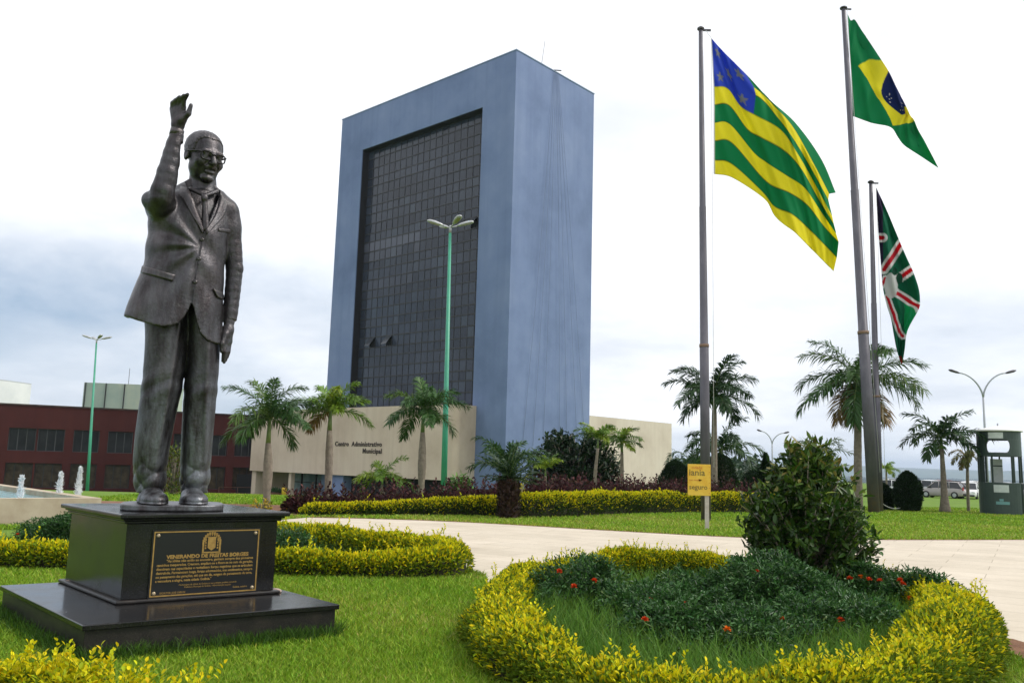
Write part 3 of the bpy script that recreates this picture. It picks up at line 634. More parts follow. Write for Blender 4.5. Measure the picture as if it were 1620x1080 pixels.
# ------------------------------------------------------------------ implicit surfaces for the bronze figure
class Sdf:
    def __init__(s, lo, hi, h):
        s.lo = np.array(lo, float); s.h = h; n = np.ceil((np.array(hi)-s.lo)/h).astype(int)+1
        s.ax = [(s.lo[i]+h*np.arange(n[i])).astype(np.float32) for i in range(3)]
        s.D = np.full(n, 1., np.float32)
    def _sl(s, lo, hi):
        out = []
        for i in range(3):
            a = max(int(np.floor((lo[i]-s.lo[i])/s.h)), 0); b = min(int(np.ceil((hi[i]-s.lo[i])/s.h))+1, len(s.ax[i])); out.append(slice(a, max(b, a)))
        return tuple(out), s.ax[0][out[0]][:,None,None], s.ax[1][out[1]][None,:,None], s.ax[2][out[2]][None,None,:]
    def add(s, fn, lo, hi, k=.0):
        sl, X, Y, Z = s._sl(lo, hi); d = fn(X, Y, Z)
        if d.size == 0: return
        a = s.D[sl]
        if k > 0:
            h = np.clip(.5+.5*(a-d)/k, 0, 1); s.D[sl] = a+(d-a)*h-k*h*(1-h)
        else: s.D[sl] = np.minimum(a, d)
    def cut(s, fn, lo, hi, k=.0):
        sl, X, Y, Z = s._sl(lo, hi); d = -fn(X, Y, Z)
        if d.size == 0: return
        a = s.D[sl]
        if k > 0:
            h = np.clip(.5-.5*(a-d)/k, 0, 1); s.D[sl] = a+(d-a)*h+k*h*(1-h)
        else: s.D[sl] = np.maximum(a, d)
    def cone(s, a, b, r0, r1, k=.03, op='add'):
        a = np.asarray(a, float); b = np.asarray(b, float); m = max(r0, r1)+k+2*s.h+.02; ab = b-a; L2 = ab@ab+1e-9
        def fn(X, Y, Z):
            t_ = np.clip(((X-a[0])*ab[0]+(Y-a[1])*ab[1]+(Z-a[2])*ab[2])/L2, 0, 1)
            return np.sqrt((X-a[0]-t_*ab[0])**2+(Y-a[1]-t_*ab[1])**2+(Z-a[2]-t_*ab[2])**2)-(r0+(r1-r0)*t_)
        getattr(s, op)(fn, np.minimum(a,b)-m, np.maximum(a,b)+m, k)
    def ell(s, c, r, R=np.eye(3), k=.03, op='add'):
        c = np.asarray(c, float); r = np.asarray(r, float); m = r.max()+k+2*s.h+.02; mr = r.min()
        def fn(X, Y, Z):
            x, y, z = X-c[0], Y-c[1], Z-c[2]
            q = [R[0,i]*x+R[1,i]*y+R[2,i]*z for i in range(3)]
            k0 = np.sqrt(sum((q[i]/r[i])**2 for i in range(3))); k1 = np.sqrt(sum((q[i]/r[i]**2)**2 for i in range(3)))
            return k0*(k0-1)/(k1+1e-6)
        getattr(s, op)(fn, c-m, c+m, k)
    def loft(s, secs, rot=0., k=.03, op='add', disp=None, zlo=None, zhi=None, inset=0., power=2.):
        """secs rows (z, cx, cy, rx, ry), z rising"""
        A = np.array(secs, float); A = A[np.argsort(A[:,0])]
        z0 = A[0,0] if zlo is None else zlo; z1 = A[-1,0] if zhi is None else zhi
        co, si = math.cos(rot), math.sin(rot); m = k+.06
        R_ = A[:,3:5].max()+m
        lo = (A[:,1].min()-R_, A[:,2].min()-R_, z0-m); hi = (A[:,1].max()+R_, A[:,2].max()+R_, z1+m)
        def fn(X, Y, Z):
            zz = Z.ravel(); zc = np.clip(zz, A[0,0], A[-1,0])
            ip = [smoothinterp(zc, A[:,0], A[:,i])[None,None,:] for i in range(1,5)]
            x, y = X-ip[0], Y-ip[1]; xr, yr = x*co+y*si, -x*si+y*co
            rx, ry = ip[2]-inset, ip[3]-inset
            if power == 2.: q = np.sqrt((xr/rx)**2+(yr/ry)**2)
            else: q = (np.abs(xr/rx)**power+np.abs(yr/ry)**power)**(1/power)
            gl = np.sqrt((xr/rx**2)**2+(yr/ry**2)**2)/np.maximum(np.sqrt((xr/rx)**2+(yr/ry)**2), 1e-4)
            d = (q-1)/np.maximum(gl, 1.)
            if disp is not None: d = d-disp(X, Y, Z)
            return np.maximum(d, np.maximum(z0-Z, Z-z1))
        getattr(s, op)(fn, lo, hi, k)
    def mesh(s, name):
        D = s.D; ins = D < 0; n = np.array(D.shape)
        S8 = [(i,j,k) for i in (0,1) for j in (0,1) for k in (0,1)]
        cnt = np.zeros(n-1, np.int8)
        for (i,j,k) in S8: cnt += ins[i:n[0]-1+i, j:n[1]-1+j, k:n[2]-1+k]
        act = (cnt > 0) & (cnt < 8); idx = np.argwhere(act)
        vid = np.full(n-1, -1, np.int32); vid[act] = np.arange(len(idx))
        vals = np.stack([D[idx[:,0]+c[0], idx[:,1]+c[1], idx[:,2]+c[2]] for c in S8], 1)
        pos = np.zeros((len(idx),3)); num = np.zeros(len(idx)); c8 = np.array(S8, float)
        for a in range(8):
            for b_ in range(a+1, 8):
                if abs(c8[a]-c8[b_]).sum() != 1: continue
                m_ = (vals[:,a] < 0) != (vals[:,b_] < 0); t_ = vals[m_,a]/(vals[m_,a]-vals[m_,b_])
                pos[m_] += c8[a]+(c8[b_]-c8[a])*t_[:,None]; num[m_] += 1
        Vv = s.lo+(idx+pos/num[:,None])*s.h; Fs = []
        for ax in range(3):
            sl0 = [slice(None)]*3; sl1 = [slice(None)]*3; sl0[ax] = slice(0,-1); sl1[ax] = slice(1,None)
            A_ = ins[tuple(sl0)]; B_ = ins[tuple(sl1)]; e = np.argwhere(A_ != B_)
            u, v = [(1,2),(2,0),(0,1)][ax]
            e = e[(e[:,u] > 0) & (e[:,v] > 0) & (e[:,u] < n[u]-1) & (e[:,v] < n[v]-1)]
            flip = A_[tuple(e.T)]
            def cell(du, dv):
                q = e.copy(); q[:,u] += du; q[:,v] += dv; return vid[tuple(q.T)]
            Q = np.stack([cell(-1,-1), cell(0,-1), cell(0,0), cell(-1,0)], 1)
            Q[~flip] = Q[~flip][:, ::-1]; Fs.append(Q)
        Fq = np.concatenate(Fs); Fq = Fq[(Fq >= 0).all(1)]
        return npmesh(name, Vv, Fq)
def smoothinterp(x, xp, fp):
    """monotone-ish cubic interpolation"""
    m = np.gradient(fp, xp); i = np.clip(np.searchsorted(xp, x)-1, 0, len(xp)-2); h = xp[i+1]-xp[i]; t_ = (x-xp[i])/h
    return (2*t_**3-3*t_**2+1)*fp[i]+(t_**3-2*t_**2+t_)*h*m[i]+(-2*t_**3+3*t_**2)*fp[i+1]+(t_**3-t_**2)*h*m[i+1]
# local frame of the figure: ex to the picture's right, ey away from the photographer, ez up
SY = math.radians(20.9); exv = np.array([math.cos(SY), math.sin(SY), 0]); eyv = np.array([-math.sin(SY), math.cos(SY), 0])
SBZ = CT+.062
PCm = PC+PVv*(-.05)
SO = np.array([*(at(277, 798, 8.32)[:2]), SBZ])
def L3(px, py, dy=0.):
    q = onplane(px, py, SO+eyv*dy, eyv)-SO
    return np.array([q@exv, q@eyv, q[2]])
def Lz(py, px=280, dy=0.): return L3(px, py, dy)[2]
figure = empty('bronze_statue', SO, 'tall dark bronze statue of a man in suit and glasses waving his raised hand', 'statue', rz=SY)
M_BRZ, t, b = newmat('dark_bronze'); p = t.obj()
n1 = t.noise(2.6, 8, .65, t.scaled(p, (1.6,1.6,.55))); n2 = t.noise(14, 7, .7, p); n3 = t.noise(5, 7, .7, t.scaled(p, (1.5,1.5,.35)))
sz = t.new('ShaderNodeSeparateXYZ'); t.lk(p, sz.inputs[0])
c = t.ramp(n1, [(.3, (.020,.017,.0175)), (.50, (.042,.036,.038)), (.70, (.095,.083,.087))])
low_ = t.ramp(t.math('MULTIPLY', sz.outputs[2], .4), [(.0, 1.), (.24, .85), (.5, .35), (1., .22)])
c = t.mixc(t.math('MULTIPLY', t.ramp(n3, [(.40, 0.), (.66, 1.)]), low_), c, (.20,.215,.235))
c = t.mixc(t.math('MULTIPLY', t.ramp(n2, [(.56, 0.), (.72, 1.)]), .45), c, (.115,.135,.125))
pt = t.new('ShaderNodeNewGeometry').outputs['Pointiness']
c = t.mixc(t.math('MULTIPLY', t.ramp(pt, [(.51, 0.), (.60, 1.)]), .4), c, (.17,.15,.15))
t.lk(c, b.inputs['Base Color']); b.inputs['Metallic'].default_value = .78
t.lk(t.ramp(n2, [(.3, .27), (.7, .46)]), b.inputs['Roughness']); bump(t, b, t.math('ADD', t.noise(30, 6, .7, p), t.math('MULTIPLY', t.noise(7, 6, .65, t.scaled(p, (1.4,1.4,.6))), 1.3)), .34, .020)
# --- torso sections: (picture row, left edge, right edge, depth radius, depth offset)
TS = [(298,292,350,.13,.0),(306,286,354,.16,.0),(316,266,362,.19,.0),(332,248,367,.235,.0),(352,235,367,.265,-.01),(385,232,358,.275,-.02),(410,229,355,.28,-.03),(435,223,353,.285,-.03),(465,211,352,.295,-.03),(500,198,353,.31,-.03),(545,190,354,.325,-.02)]
FACE = math.radians(14)
def tsec(inset=0., ins_y=None):
    out = []
    for (py, xl, xr, ry, oy) in TS:
        a_, b_ = L3(xl, py, 0), L3(xr, py, 0); z = (a_[2]+b_[2])/2
        out.append((z, (a_[0]+b_[0])/2, oy, (b_[0]-a_[0])/2-inset, ry-(inset if ins_y is None else ins_y)))
    return out
# ------------------------------ body: head, neck, chest, arms, hands, legs, shoes in one surface
HB = .010
body = Sdf((-.62,-.72,-.02), (.78,.62,4.12), HB)
body.loft([q for q in tsec(.05, .055)], FACE, .02, zlo=Lz(462), zhi=Lz(300))
NK0, NK1 = L3(320,314,.06), L3(321,268,.06)
body.cone(NK0, NK1, .150, .122, .04)
# head
hz0, hz1 = L3(322,289,-.03)[2], L3(322,208,-.03)[2]; HH = (hz1-hz0)*.97
HC = np.array([L3(323,249,-.03)[0], -.03, (hz0+hz1)/2])
HT_, HTL = math.radians(27), math.radians(13)
Rz_ = np.array([[math.cos(HT_),-math.sin(HT_),0],[math.sin(HT_),math.cos(HT_),0],[0,0,1]]); Rx_ = np.array([[1,0,0],[0,math.cos(HTL),-math.sin(HTL)],[0,math.sin(HTL),math.cos(HTL)]])
RH = Rz_@Rx_
def hp(x, y, z): return HC+RH@(np.array([x, y, z])*HH)
def hell(c, r, k=.03, op='add', s=body): s.ell(hp(*c), np.array(r)*HH, RH, k*HH, op)
def hcone(a, b_, r0, r1, k=.03, op='add', s=body): s.cone(hp(*a), hp(*b_), r0*HH, r1*HH, k*HH, op)
hell((0,.07,.16), (.325,.40,.335), .04)
hell((0,-.09,-.10), (.285,.295,.37), .08)
hell((0,-.04,-.24), (.262,.24,.185), .08)
hell((0,-.285,-.415), (.130,.10,.080), .06)
for sg in (-1, 1): hell((sg*.165,-.255,-.12), (.115,.10,.10), .07)
hcone((-.17,-.330,.085), (.17,-.330,.085), .048, .048, .05)
for sg in (-1, 1): hell((sg*.135,-.385,.005), (.10,.075,.062), .04, 'cut')
for sg in (-1, 1):
    hell((sg*.135,-.315,.0), (.065,.06,.055), .01); hcone((sg*.135-.06,-.352,.045), (sg*.135+.06,-.352,.045), .022, .022, .02); hcone((sg*.135-.055,-.345,-.05), (sg*.135+.055,-.345,-.05), .02, .02, .03)
hcone((0,-.345,.06), (0,-.455,-.12), .036, .056, .05)
for sg in (-1, 1): hell((sg*.05,-.40,-.135), (.038,.045,.034), .02)
hcone((-.12,-.355,-.205), (0,-.390,-.185), .026, .038, .02); hcone((.12,-.355,-.205), (0,-.390,-.185), .026, .038, .02)
hcone((-.095,-.355,-.228), (.095,-.355,-.228), .024, .024, .03); hcone((-.075,-.352,-.298), (.075,-.352,-.298), .028, .028, .03)
hcone((-.085,-.375,-.262), (.085,-.375,-.262), .013, .013, .012, 'cut')
for sg in (-1, 1):
    hcone((sg*.105,-.372,-.13), (sg*.155,-.335,-.24), .018, .016, .03, 'cut')
    hell((sg*.325,.055,-.02), (.045,.085,.135), .02); hell((sg*.365,.035,.0), (.02,.045,.075), .02, 'cut')
# raised arm core and hand
SH1, EL1, WR1 = L3(262,322,.02), L3(256,314,-.30), L3(280,211,-.36)
body.cone(SH1, EL1, .08, .07, .03); body.cone(EL1, WR1, .07, .048, .03)
PALM = L3(283,190,-.36)
body.cone(WR1, L3(281,199,-.36), .052, .055, .03)
kn = [(273.5,173,.04),(278.5,170,.01),(284,169,-.03),(289.5,170.5,-.06)]
md = [(273,163.5,.0),(278.5,159.5,-.05),(285,158,-.09),(291,158,-.11)]
tp = [(277,158.5,-.05),(284,153.5,-.11),(291,151,-.15),(297,149.5,-.16)]
for k in range(4):
    K, M_, T_ = (L3(q[0], q[1], -.36+q[2]) for q in (kn[k], md[k], tp[k]))
    body.cone(L3(279+k*1.6,198,-.36), K, .040, .032, .03); body.cone(K, M_, .027, .023, .008); body.cone(M_, T_, .023, .017, .006)
TH0, TH1, TH2 = L3(287,190,-.40), L3(298,180,-.45), L3(302.3,166.5,-.47)
body.cone(L3(282,196,-.37), TH0, .045, .042, .03); body.cone(TH0, TH1, .038, .027, .03); body.cone(TH1, TH2, .027, .019, .01)
# hanging arm core and hand
SH2, EL2, WR2 = L3(363,342,.06), L3(373,425,.04), L3(362.5,508,.0)
body.cone(SH2, EL2, .10, .07, .03); body.cone(EL2, WR2, .07, .05, .03); body.cone(WR2, L3(361,522,-.01), .045, .05, .03)
for k in range(4):
    K = L3(356+k*2.3, 542-abs(k-1.2)*1.0, -.06+.045*k); M_ = L3(354.5+k*2.2, 556, -.085+.045*k); T_ = L3((352.5,354.5,357,359.5)[k], (571,573,570,565)[k], -.07+.045*k)
    body.cone(L3(361,521,-.02+.01*k), K, .042, .032, .03); body.cone(K, M_, .026, .023, .006); body.cone(M_, T_, .023, .016, .006)
a_, b2_, c2_ = L3(356.5,528,-.07), L3(351.5,543,-.11), L3(350.5,556,-.11)
body.cone(L3(360.5,522,-.03), a_, .04, .033, .03); body.cone(a_, b2_, .03, .025, .02); body.cone(b2_, c2_, .025, .017, .01)
# legs core and shoes
body.cone(L3(265,505,.0), L3(250,640,.0), .15, .11, .04); body.cone(L3(250,640,.0), L3(240,775,.04), .11, .08, .03)
body.cone(L3(318,505,.03), L3(314,640,.03), .15, .11, .04); body.cone(L3(314,640,.03), L3(306,775,.08), .11, .08, .03)
def shoe(h0, h1, t1):
    h0, h1, t1 = (np.array(q) for q in (h0, h1, t1))
    RS = np.array([[math.cos(.2),-math.sin(.2),0],[math.sin(.2),math.cos(.2),0],[0,0,1]]); tm = t1*.62+h1*.38
    body.cone(h0, h1, .10, .10, .03); body.ell(tm*[1,1,0]+[0,0,.035], (.122,.205,.085), RS, .03); body.ell(h1*[1,1,0]+[0,-.02,.075], (.095,.15,.085), RS, .03)
    body.ell(tm*[1,1,0]+[0,-.01,.0], (.135,.222,.028), RS, .004); body.cone(h0*[1,1,0], h1*[1,1,0], .115, .118, .01)
    for q_ in (.02, .055): body.cone(h1+[-.05,-.06-q_,.065], h1+[.05,-.06-q_,.065], .010, .010, .006)
sh1 = [L3(236,790,.16)[0], .16, .055]; m1 = [L3(239,790,-.06)[0], -.06, .05]; t1_ = [L3(247,795,-.25)[0], -.25, .03]
sh2 = [L3(303,790,.22)[0], .22, .055]; m2 = [L3(303.5,790,-.0)[0], 0., .05]; t2_ = [L3(309,795,-.22)[0], -.22, .03]
shoe(sh1, m1, t1_); shoe(sh2, m2, t2_)
body.cut(lambda X, Y, Z: Z+0*X+0*Y-.002, (-9,-9,-9), (9,9,.08))
# shirt collar and tie
body.cone(L3(302,299,-.16), L3(322,309,-.235), .024, .018, .012); body.cone(L3(343,303,-.10), L3(325,309,-.235), .024, .018, .012)
body.ell(L3(323.5,313,-.255), (.034,.028,.042), np.eye(3), .01)
body.cone(L3(324,318,-.245), L3(325,362,-.255), .024, .042, .01)
bo = link('body', body.mesh('body'), M_BRZ, figure, True)
del body
# hair
hs = Sdf(HC-[.34,.36,.10], HC+[.34,.36,.36], .010)
hell((0,.075,.162), (.346,.418,.353), .0, 'add', hs)
def hairline(X, Y, Z):
    x, y, z = X-HC[0], Y-HC[1], Z-HC[2]
    q = [(RH[0,i]*x+RH[1,i]*y+RH[2,i]*z)/HH for i in range(3)]
    line = .335-.05*np.clip((np.abs(q[0])-.16)/.08, 0, 1)-.36*np.clip((q[1]+.17)/.05, 0, 1)-.22*np.clip((q[1]-.10)/.08, 0, 1)
    return (line-q[2])*HH
hs.cut(lambda X, Y, Z: -hairline(X, Y, Z), (-9,-9,-9), (9,9,9), .012)
hs.D += (.0065*np.sin(hs.ax[0]*170)[:,None,None]*np.sin(hs.ax[1]*120)[None,:,None]*np.sin(hs.ax[2]*90)[None,None,:]).astype(np.float32)
link('hair', hs.mesh('hair'), M_BRZ, figure, True); del hs
# ------------------------------ trousers
def cr(py, xl, xr, ry, dy): a_, b_ = L3(xl, py, dy), L3(xr, py, dy); return ((a_[2]+b_[2])/2, (a_[0]+b_[0])/2, dy, (b_[0]-a_[0])/2, ry)
legA = [cr(480,226,306,.24,-.0),cr(530,229,302,.23,-.0),cr(575,226,296,.215,0),cr(620,222,286,.20,-.01),cr(660,218,277,.195,-.0),cr(700,213,271,.19,.01),cr(735,210,266,.185,.03),cr(760,211,263,.18,.04),cr(779,214,259,.165,.05)]
legB = [cr(480,288,350,.24,.02),cr(545,292,349,.22,.03),cr(585,292,346,.205,.03),cr(620,290,342.5,.195,.02),cr(660,289,339.5,.185,.03),cr(700,287,337,.18,.05),cr(735,285,334.5,.175,.07),cr(760,284,332,.17,.08),cr(779,286,329,.155,.09)]
tr = Sdf((-.52,-.45,.02), (.62,.48,1.95), .011)
zA = Lz(779)
def trfold(seed, cx):
    r = np.random.default_rng(seed); ph = r.uniform(0, 6.28, 8)
    def fn(X, Y, Z):
        lowm = np.exp(-((Z-.17)/.17)**2); kn_ = np.exp(-((Z-1.12)/.13)**2)
        w = .024*lowm*(np.abs(np.sin(13*Z+11*X-8*Y+ph[0]+.9*np.sin(6*X+ph[1])))**.6-.75)+.016*lowm*(np.abs(np.sin(17*Z-13*X+7*Y+ph[2]))**.6-.75)
        w = w+.005*kn_*np.sin(30*Z-16*X+9*Y+ph[3])+.006*np.sin(5*Z+14*X+ph[4])
        crease = .022*np.exp(-((X-cx(Z))/.028)**2)*(Y < .05)*np.clip((Z-.3)/.3, 0, 1)
        return (w+crease).astype(np.float32)
    return fn
def lerp_px(pts): 
    zs = [L3(px, py, -.2)[2] for px, py in pts]; xs = [L3(px, py, -.2)[0] for px, py in pts]; o_ = np.argsort(zs)
    return lambda Z: np.interp(Z, np.array(zs)[o_], np.array(xs)[o_])
tr.loft(legA, 0., .0, disp=trfold(4, lerp_px([(284,520),(270,600),(262,650),(252,700),(244,745)])))
tr.loft(legB, 0., .012, disp=trfold(9, lerp_px([(330,550),(326,620),(326,690),(324,745)])))
tr.D = np.maximum(tr.D, 0)*0+tr.D
for sec in (legA, legB): tr.loft(sec, 0., .0, 'cut', zlo=zA-.1, zhi=zA+.12, inset=.03)
link('trousers', tr.mesh('trousers'), M_BRZ, figure, True); del tr
# ------------------------------ jacket
jk = Sdf((-.66,-.78,1.42), (.82,.55,3.86), .011)
cl = [(322,366),(319,385),(316,400),(313,418),(309,440),(306,462),(304,484)]
clz = np.array([L3(px, py, -.28)[2] for px, py in cl])[::-1]; clx = np.array([L3(px, py, -.28)[0] for px, py in cl])[::-1]
BT = L3(318,392,-.28)
def jfold(X, Y, Z):
    front = np.clip((.08-Y)/.15, 0, 1)
    xc = np.interp(Z, clz, clx); over = .020*sstep(X-xc, -.006, .006)*front*(1-sstep(Z-clz[-1], -.02, .20))
    dx, dz = X-BT[0], Z-BT[2]; r = np.sqrt(dx*dx+dz*dz)+1e-3; an = np.arctan2(dz, -dx)
    left = np.clip(-dx/.10, 0, 1)*np.clip(r/.25, 0, 1)
    f1 = .016*np.sin(an*9.5+.9+1.5*r)*left*np.exp(-(r/.75)**2)
    f2 = .010*np.sin(8*X+19*Z+2*np.sin(5*X))*(1-left)*np.exp(-((Z-2.45)/.35)**2)
    f3 = .016*np.sin(19*X+2.2*np.sin(2.3*Z)+1.)*np.clip((2.1-Z)/.5, 0, 1)
    f4 = .006*np.sin(11*X-7*Z)*np.sin(9*Z+3)
    sl_ = np.exp(-((Z-3.06)/.22)**2)*np.clip((-.05-X)/.2, 0, 1)*.012*np.sin(26*Z+10*X)
    return ((f1+f2+f3+f4+sl_)*front+over+.5*f3*(1-front)).astype(np.float32)
ts = tsec()
jk.loft(ts, FACE, .02, disp=jfold, zlo=1.44, zhi=Lz(297), power=2.12)
# shoulders, collar roll
jk.cone(L3(316,305,.06), L3(358,331,.03), .150, .115, .07); jk.cone(L3(316,305,.06), L3(270,322,.02), .150, .14, .07)
# hanging sleeve
def sleeve(a_, e_, w_, r, k, seed):
    a_, e_, w_ = (np.asarray(q, float) for q in (a_, e_, w_))
    N_ = 14; pts = [a_+(e_-a_)*u for u in np.linspace(0,1,N_//2,endpoint=False)]+[e_+(w_-e_)*u for u in np.linspace(0,1,N_//2+1)]
    for _ in range(2): pts = [pts[0]]+[(pts[i-1]+2*pts[i]+pts[i+1])/4 for i in range(1,len(pts)-1)]+[pts[-1]]
    rs = np.interp(np.linspace(0,1,len(pts)), [0,.5,1], r); rg = np.random.default_rng(seed)
    rs = rs+rg.normal(size=len(rs))*.0006
    for i in range(len(pts)-1): jk.cone(pts[i], pts[i+1], rs[i], rs[i+1], k if i < 3 else .022)
sleeve(L3(361,341,.05), L3(371.5,424,.05), L3(364,505,.01), (.112,.080,.066), .05, 2)
wd = (L3(362,513,.0)-L3(371.5,424,.05)); wd /= np.linalg.norm(wd); W2 = L3(364,507,.01)
jk.cut(lambda X, Y, Z: -((X-W2[0])*wd[0]+(Y-W2[1])*wd[1]+(Z-W2[2])*wd[2]), (L3(357.5,505,0)[0],-.25,1.40), (.80,.3,W2[2]+.08))
# raised sleeve
sleeve(L3(258,328,.06), L3(254,318,-.36), L3(279.5,214,-.36), (.15,.112,.066), .06, 5)
jk.cone(L3(256,331,.02), L3(252,327,-.25), .12, .115, .06)
jk.cone(L3(240,318,-.1), L3(236,316,-.25), .06, .07, .06)
W1 = L3(280,209,-.36); wd1 = W1-L3(254,318,-.36); wd1 /= np.linalg.norm(wd1)
jk.cut(lambda X, Y, Z: -((X-W1[0])*wd1[0]+(Y-W1[1])*wd1[1]+(Z-W1[2])*wd1[2]), W1-[.2,.2,.06], W1+[.2,.2,.3])
# ripples in the sleeves
sl, X, Y, Z = jk._sl((-.66,-.78,2.9), (.0,.0,3.86)); jk.D[sl] += (.004*np.sin(30*Z+14*X+9*Y)*np.exp(-((Z-3.1)/.18)**2)*np.clip((-.18-Y)/.1,0,1)+.0012*np.sin(22*Z-17*X)).astype(np.float32)
# opening at the chest
vz0, vz1 = L3(324,366,-.28)[2], L3(320,296,-.2)[2]; vx0 = L3(324,366,-.28)[0]
lx1, rx1 = L3(297,298,-.2)[0], L3(347,305,-.2)[0]
def vee(X, Y, Z):
    u = np.clip((Z-vz0)/(vz1-vz0), -.2, 1.6); xl = vx0+(lx1-vx0)*u; xr = vx0+(rx1-vx0)*np.minimum(u*1.15, 1.05)
    return np.maximum(np.maximum(xl-X, X-xr), np.maximum(Y+.02-.0*X, vz0-Z))
jk.cut(vee, (-.2,-.6,vz0-.03), (.5,.1,vz1+.35), .008)
# hem: lower edge read along the front
hm = [(185,492),(197,497),(215,506),(235,513),(255,518),(270,518),(282,513),(291,503),(298,491),(303,480),(306,486),(311,510),(317,528),(327,538),(340,541),(358,541),(370,538)]
hx = np.array([L3(px, py, -.27)[0] for px, py in hm]); hzz = np.array([L3(px, py, -.27)[2] for px, py in hm])
bx = np.array([L3(185,498,.1)[0], L3(370,520,.1)[0]]); bz = np.array([L3(185,498,.1)[2], L3(370,520,.1)[2]])
def hem(X, Y, Z):
    fr = np.clip((.06-Y)/.14, 0, 1); lim = np.interp(X, hx, hzz)*fr+np.interp(X, bx, bz)*(1-fr); return (Z-lim)*.75
armx = L3(357,500,0)[0]
def hemcut(X, Y, Z): return np.maximum(hem(X, Y, Z), 0*X+0*Y+0*Z-9)
D0 = jk.D.copy()
jk.cut(hemcut, (-9,-9,1.3), (9,9,2.35))
# keep the hanging sleeve whole where the hem cut would reach it
sl, X, Y, Z = jk._sl((armx-.02,-.2,1.42), (.82,.3,2.4)); keep = (X > armx+.0*Y+.0*Z); jk.D[sl] = np.where(keep, D0[sl], jk.D[sl]); del D0
jk.loft(ts, FACE, .0, 'cut', zlo=1.3, zhi=Lz(478), inset=.045, power=2.12)
jme = jk.mesh('jacket'); del jk
jo = link('jacket', jme, M_BRZ, figure, True)
# ------------------------------ details laid on the jacket along the cloth
def bvh_of(me):
    v = np.empty(len(me.vertices)*3); me.vertices.foreach_get('co', v); v = v.reshape(-1,3)
    return BVHTree.FromPolygons([tuple(q) for q in v], [tuple(pl_.vertices) for pl_ in me.polygons])
JB = bvh_of(jme)
ORG = np.array([(CAMP-SO)@exv, (CAMP-SO)@eyv, (CAMP-SO)[2]])
def hit(px, py, bv):
    r = ray(px, py); d = Vector((r@exv, r@eyv, r[2])).normalized()
    loc, nr, i_, ds = bv.ray_cast(Vector(ORG), d)
    return (np.array(loc), np.array(nr), -np.array(d)) if loc is not None else None
def strip(name, A, B, th, parent, n=14, m=5, bv=JB, base=.004, m_=M_BRZ):
    """a thin raised band of cloth between two picture-traced edges A and B, with real thickness"""
    A = np.array(A, float); B = np.array(B, float)
    def along(P, u):
        s_ = np.concatenate([[0], np.cumsum(np.hypot(*np.diff(P, axis=0).T))]); s_ /= s_[-1]
        return np.array([np.interp(u, s_, P[:,0]), np.interp(u, s_, P[:,1])])
    T = []; Bt = []; last = None
    for i in range(n+1):
        for j in range(m+1):
            q = along(A, i/n)*(1-j/m)+along(B, i/n)*(j/m); h_ = hit(q[0], q[1], bv)
            if h_ is None: h_ = last
            if h_ is None: return None
            last = h_; nn = unit(h_[1]*.5+h_[2]*.5); T.append(h_[0]+nn*th); Bt.append(h_[0]-nn*base)
    T = np.array(T).reshape(n+1, m+1, 3)
    for _ in range(2):
        T[1:-1] = (T[:-2]+2*T[1:-1]+T[2:])/4
    T = T.reshape(-1,3); Vv = np.concatenate([T, np.array(Bt)]); K = (n+1)*(m+1); id_ = np.arange(K).reshape(n+1, m+1)
    Fq = [np.stack([id_[:-1,:-1], id_[1:,:-1], id_[1:,1:], id_[:-1,1:]], -1).reshape(-1,4)]
    ring = np.concatenate([id_[:,0], id_[-1,1:], id_[:-1,-1][::-1], id_[0,1:-1][::-1]])
    Fq.append(np.stack([ring, np.roll(ring,-1), np.roll(ring,-1)+K, ring+K], 1))
    me = npmesh(name, Vv, np.concatenate(Fq)); bm = bmesh.new(); bm.from_mesh(me); bmesh.ops.recalc_face_normals(bm, faces=bm.faces[:]); bm.to_mesh(me); bm.free()
    return link(name, me, M_BRZ, parent, False)
strip('lapel', [(299,299),(304,312),(312,338),(323,364)], [(286,296),(283,306),(296,328),(321,369)], .022, jo, 16, 5)
strip('lapel', [(346,306),(347,322),(340,342),(325,365)], [(353,313),(362,326),(352,345),(327,371)], .022, jo, 16, 5)
strip('pocket_flap', [(227,421),(250,427),(277,435)], [(224,432),(248,438),(273,445)], .022, jo, 12, 4)
strip('pocket_flap', [(337,457),(346,460),(354,463)], [(343,470),(349,473),(355,476)], .020, jo, 8, 4)
strip('breast_pocket', [(345,361),(355,362),(364,363)], [(346,366),(355,367),(364,369)], .010, jo, 8, 3)
for (px, py) in ((319.5,379),(315,409),(309,446)):
    h_ = hit(px, py, JB)
    if h_:
        mb = MB(); c0 = h_[0]; nn = unit(h_[1]*.3+h_[2]*.7); mb.tube([c0-nn*.01, c0+nn*.010, c0+nn*.016], [.021,.021,.012], 12); mb.build('button', M_BRZ, jo)
# cuffs
mb = MB(); q = W1-wd1*.01; mb.tube([q-wd1*.03, q+wd1*.035, q+wd1*.04], [.066,.064,.05], 20); mb.build('shirt_cuff', M_BRZ, jo)
# glasses
gl = None; mb = MB()
def rim(cx_):
    pts = []
    for k in range(20):
        an = 2*PI*k/20; ca, sa = math.cos(an), math.sin(an)
        px_ = math.copysign(abs(ca)**.65, ca)*.108; pz_ = math.copysign(abs(sa)**.65, sa)*.078
        pts.append(hp(cx_+px_, -.405+.30*max(0, abs(cx_+px_)-.12), pz_-.005))
    return pts+[pts[0], pts[1]]
for sg in (-1, 1): mb.tube(rim(sg*.140), .0075, 7, cap=False)
mb.tube([hp(-.04,-.405,.03), hp(0,-.42,.04), hp(.04,-.405,.03)], .0085, 7)
for sg in (-1, 1): mb.tube([hp(sg*.246,-.365,.04), hp(sg*.285,-.31,.045), hp(sg*.335,-.05,.04), hp(sg*.345,.05,.02)], .0095, 7)
mb.build('glasses', mat('blackened_bronze', (.012,.010,.010), .35, metal=.4), figure)
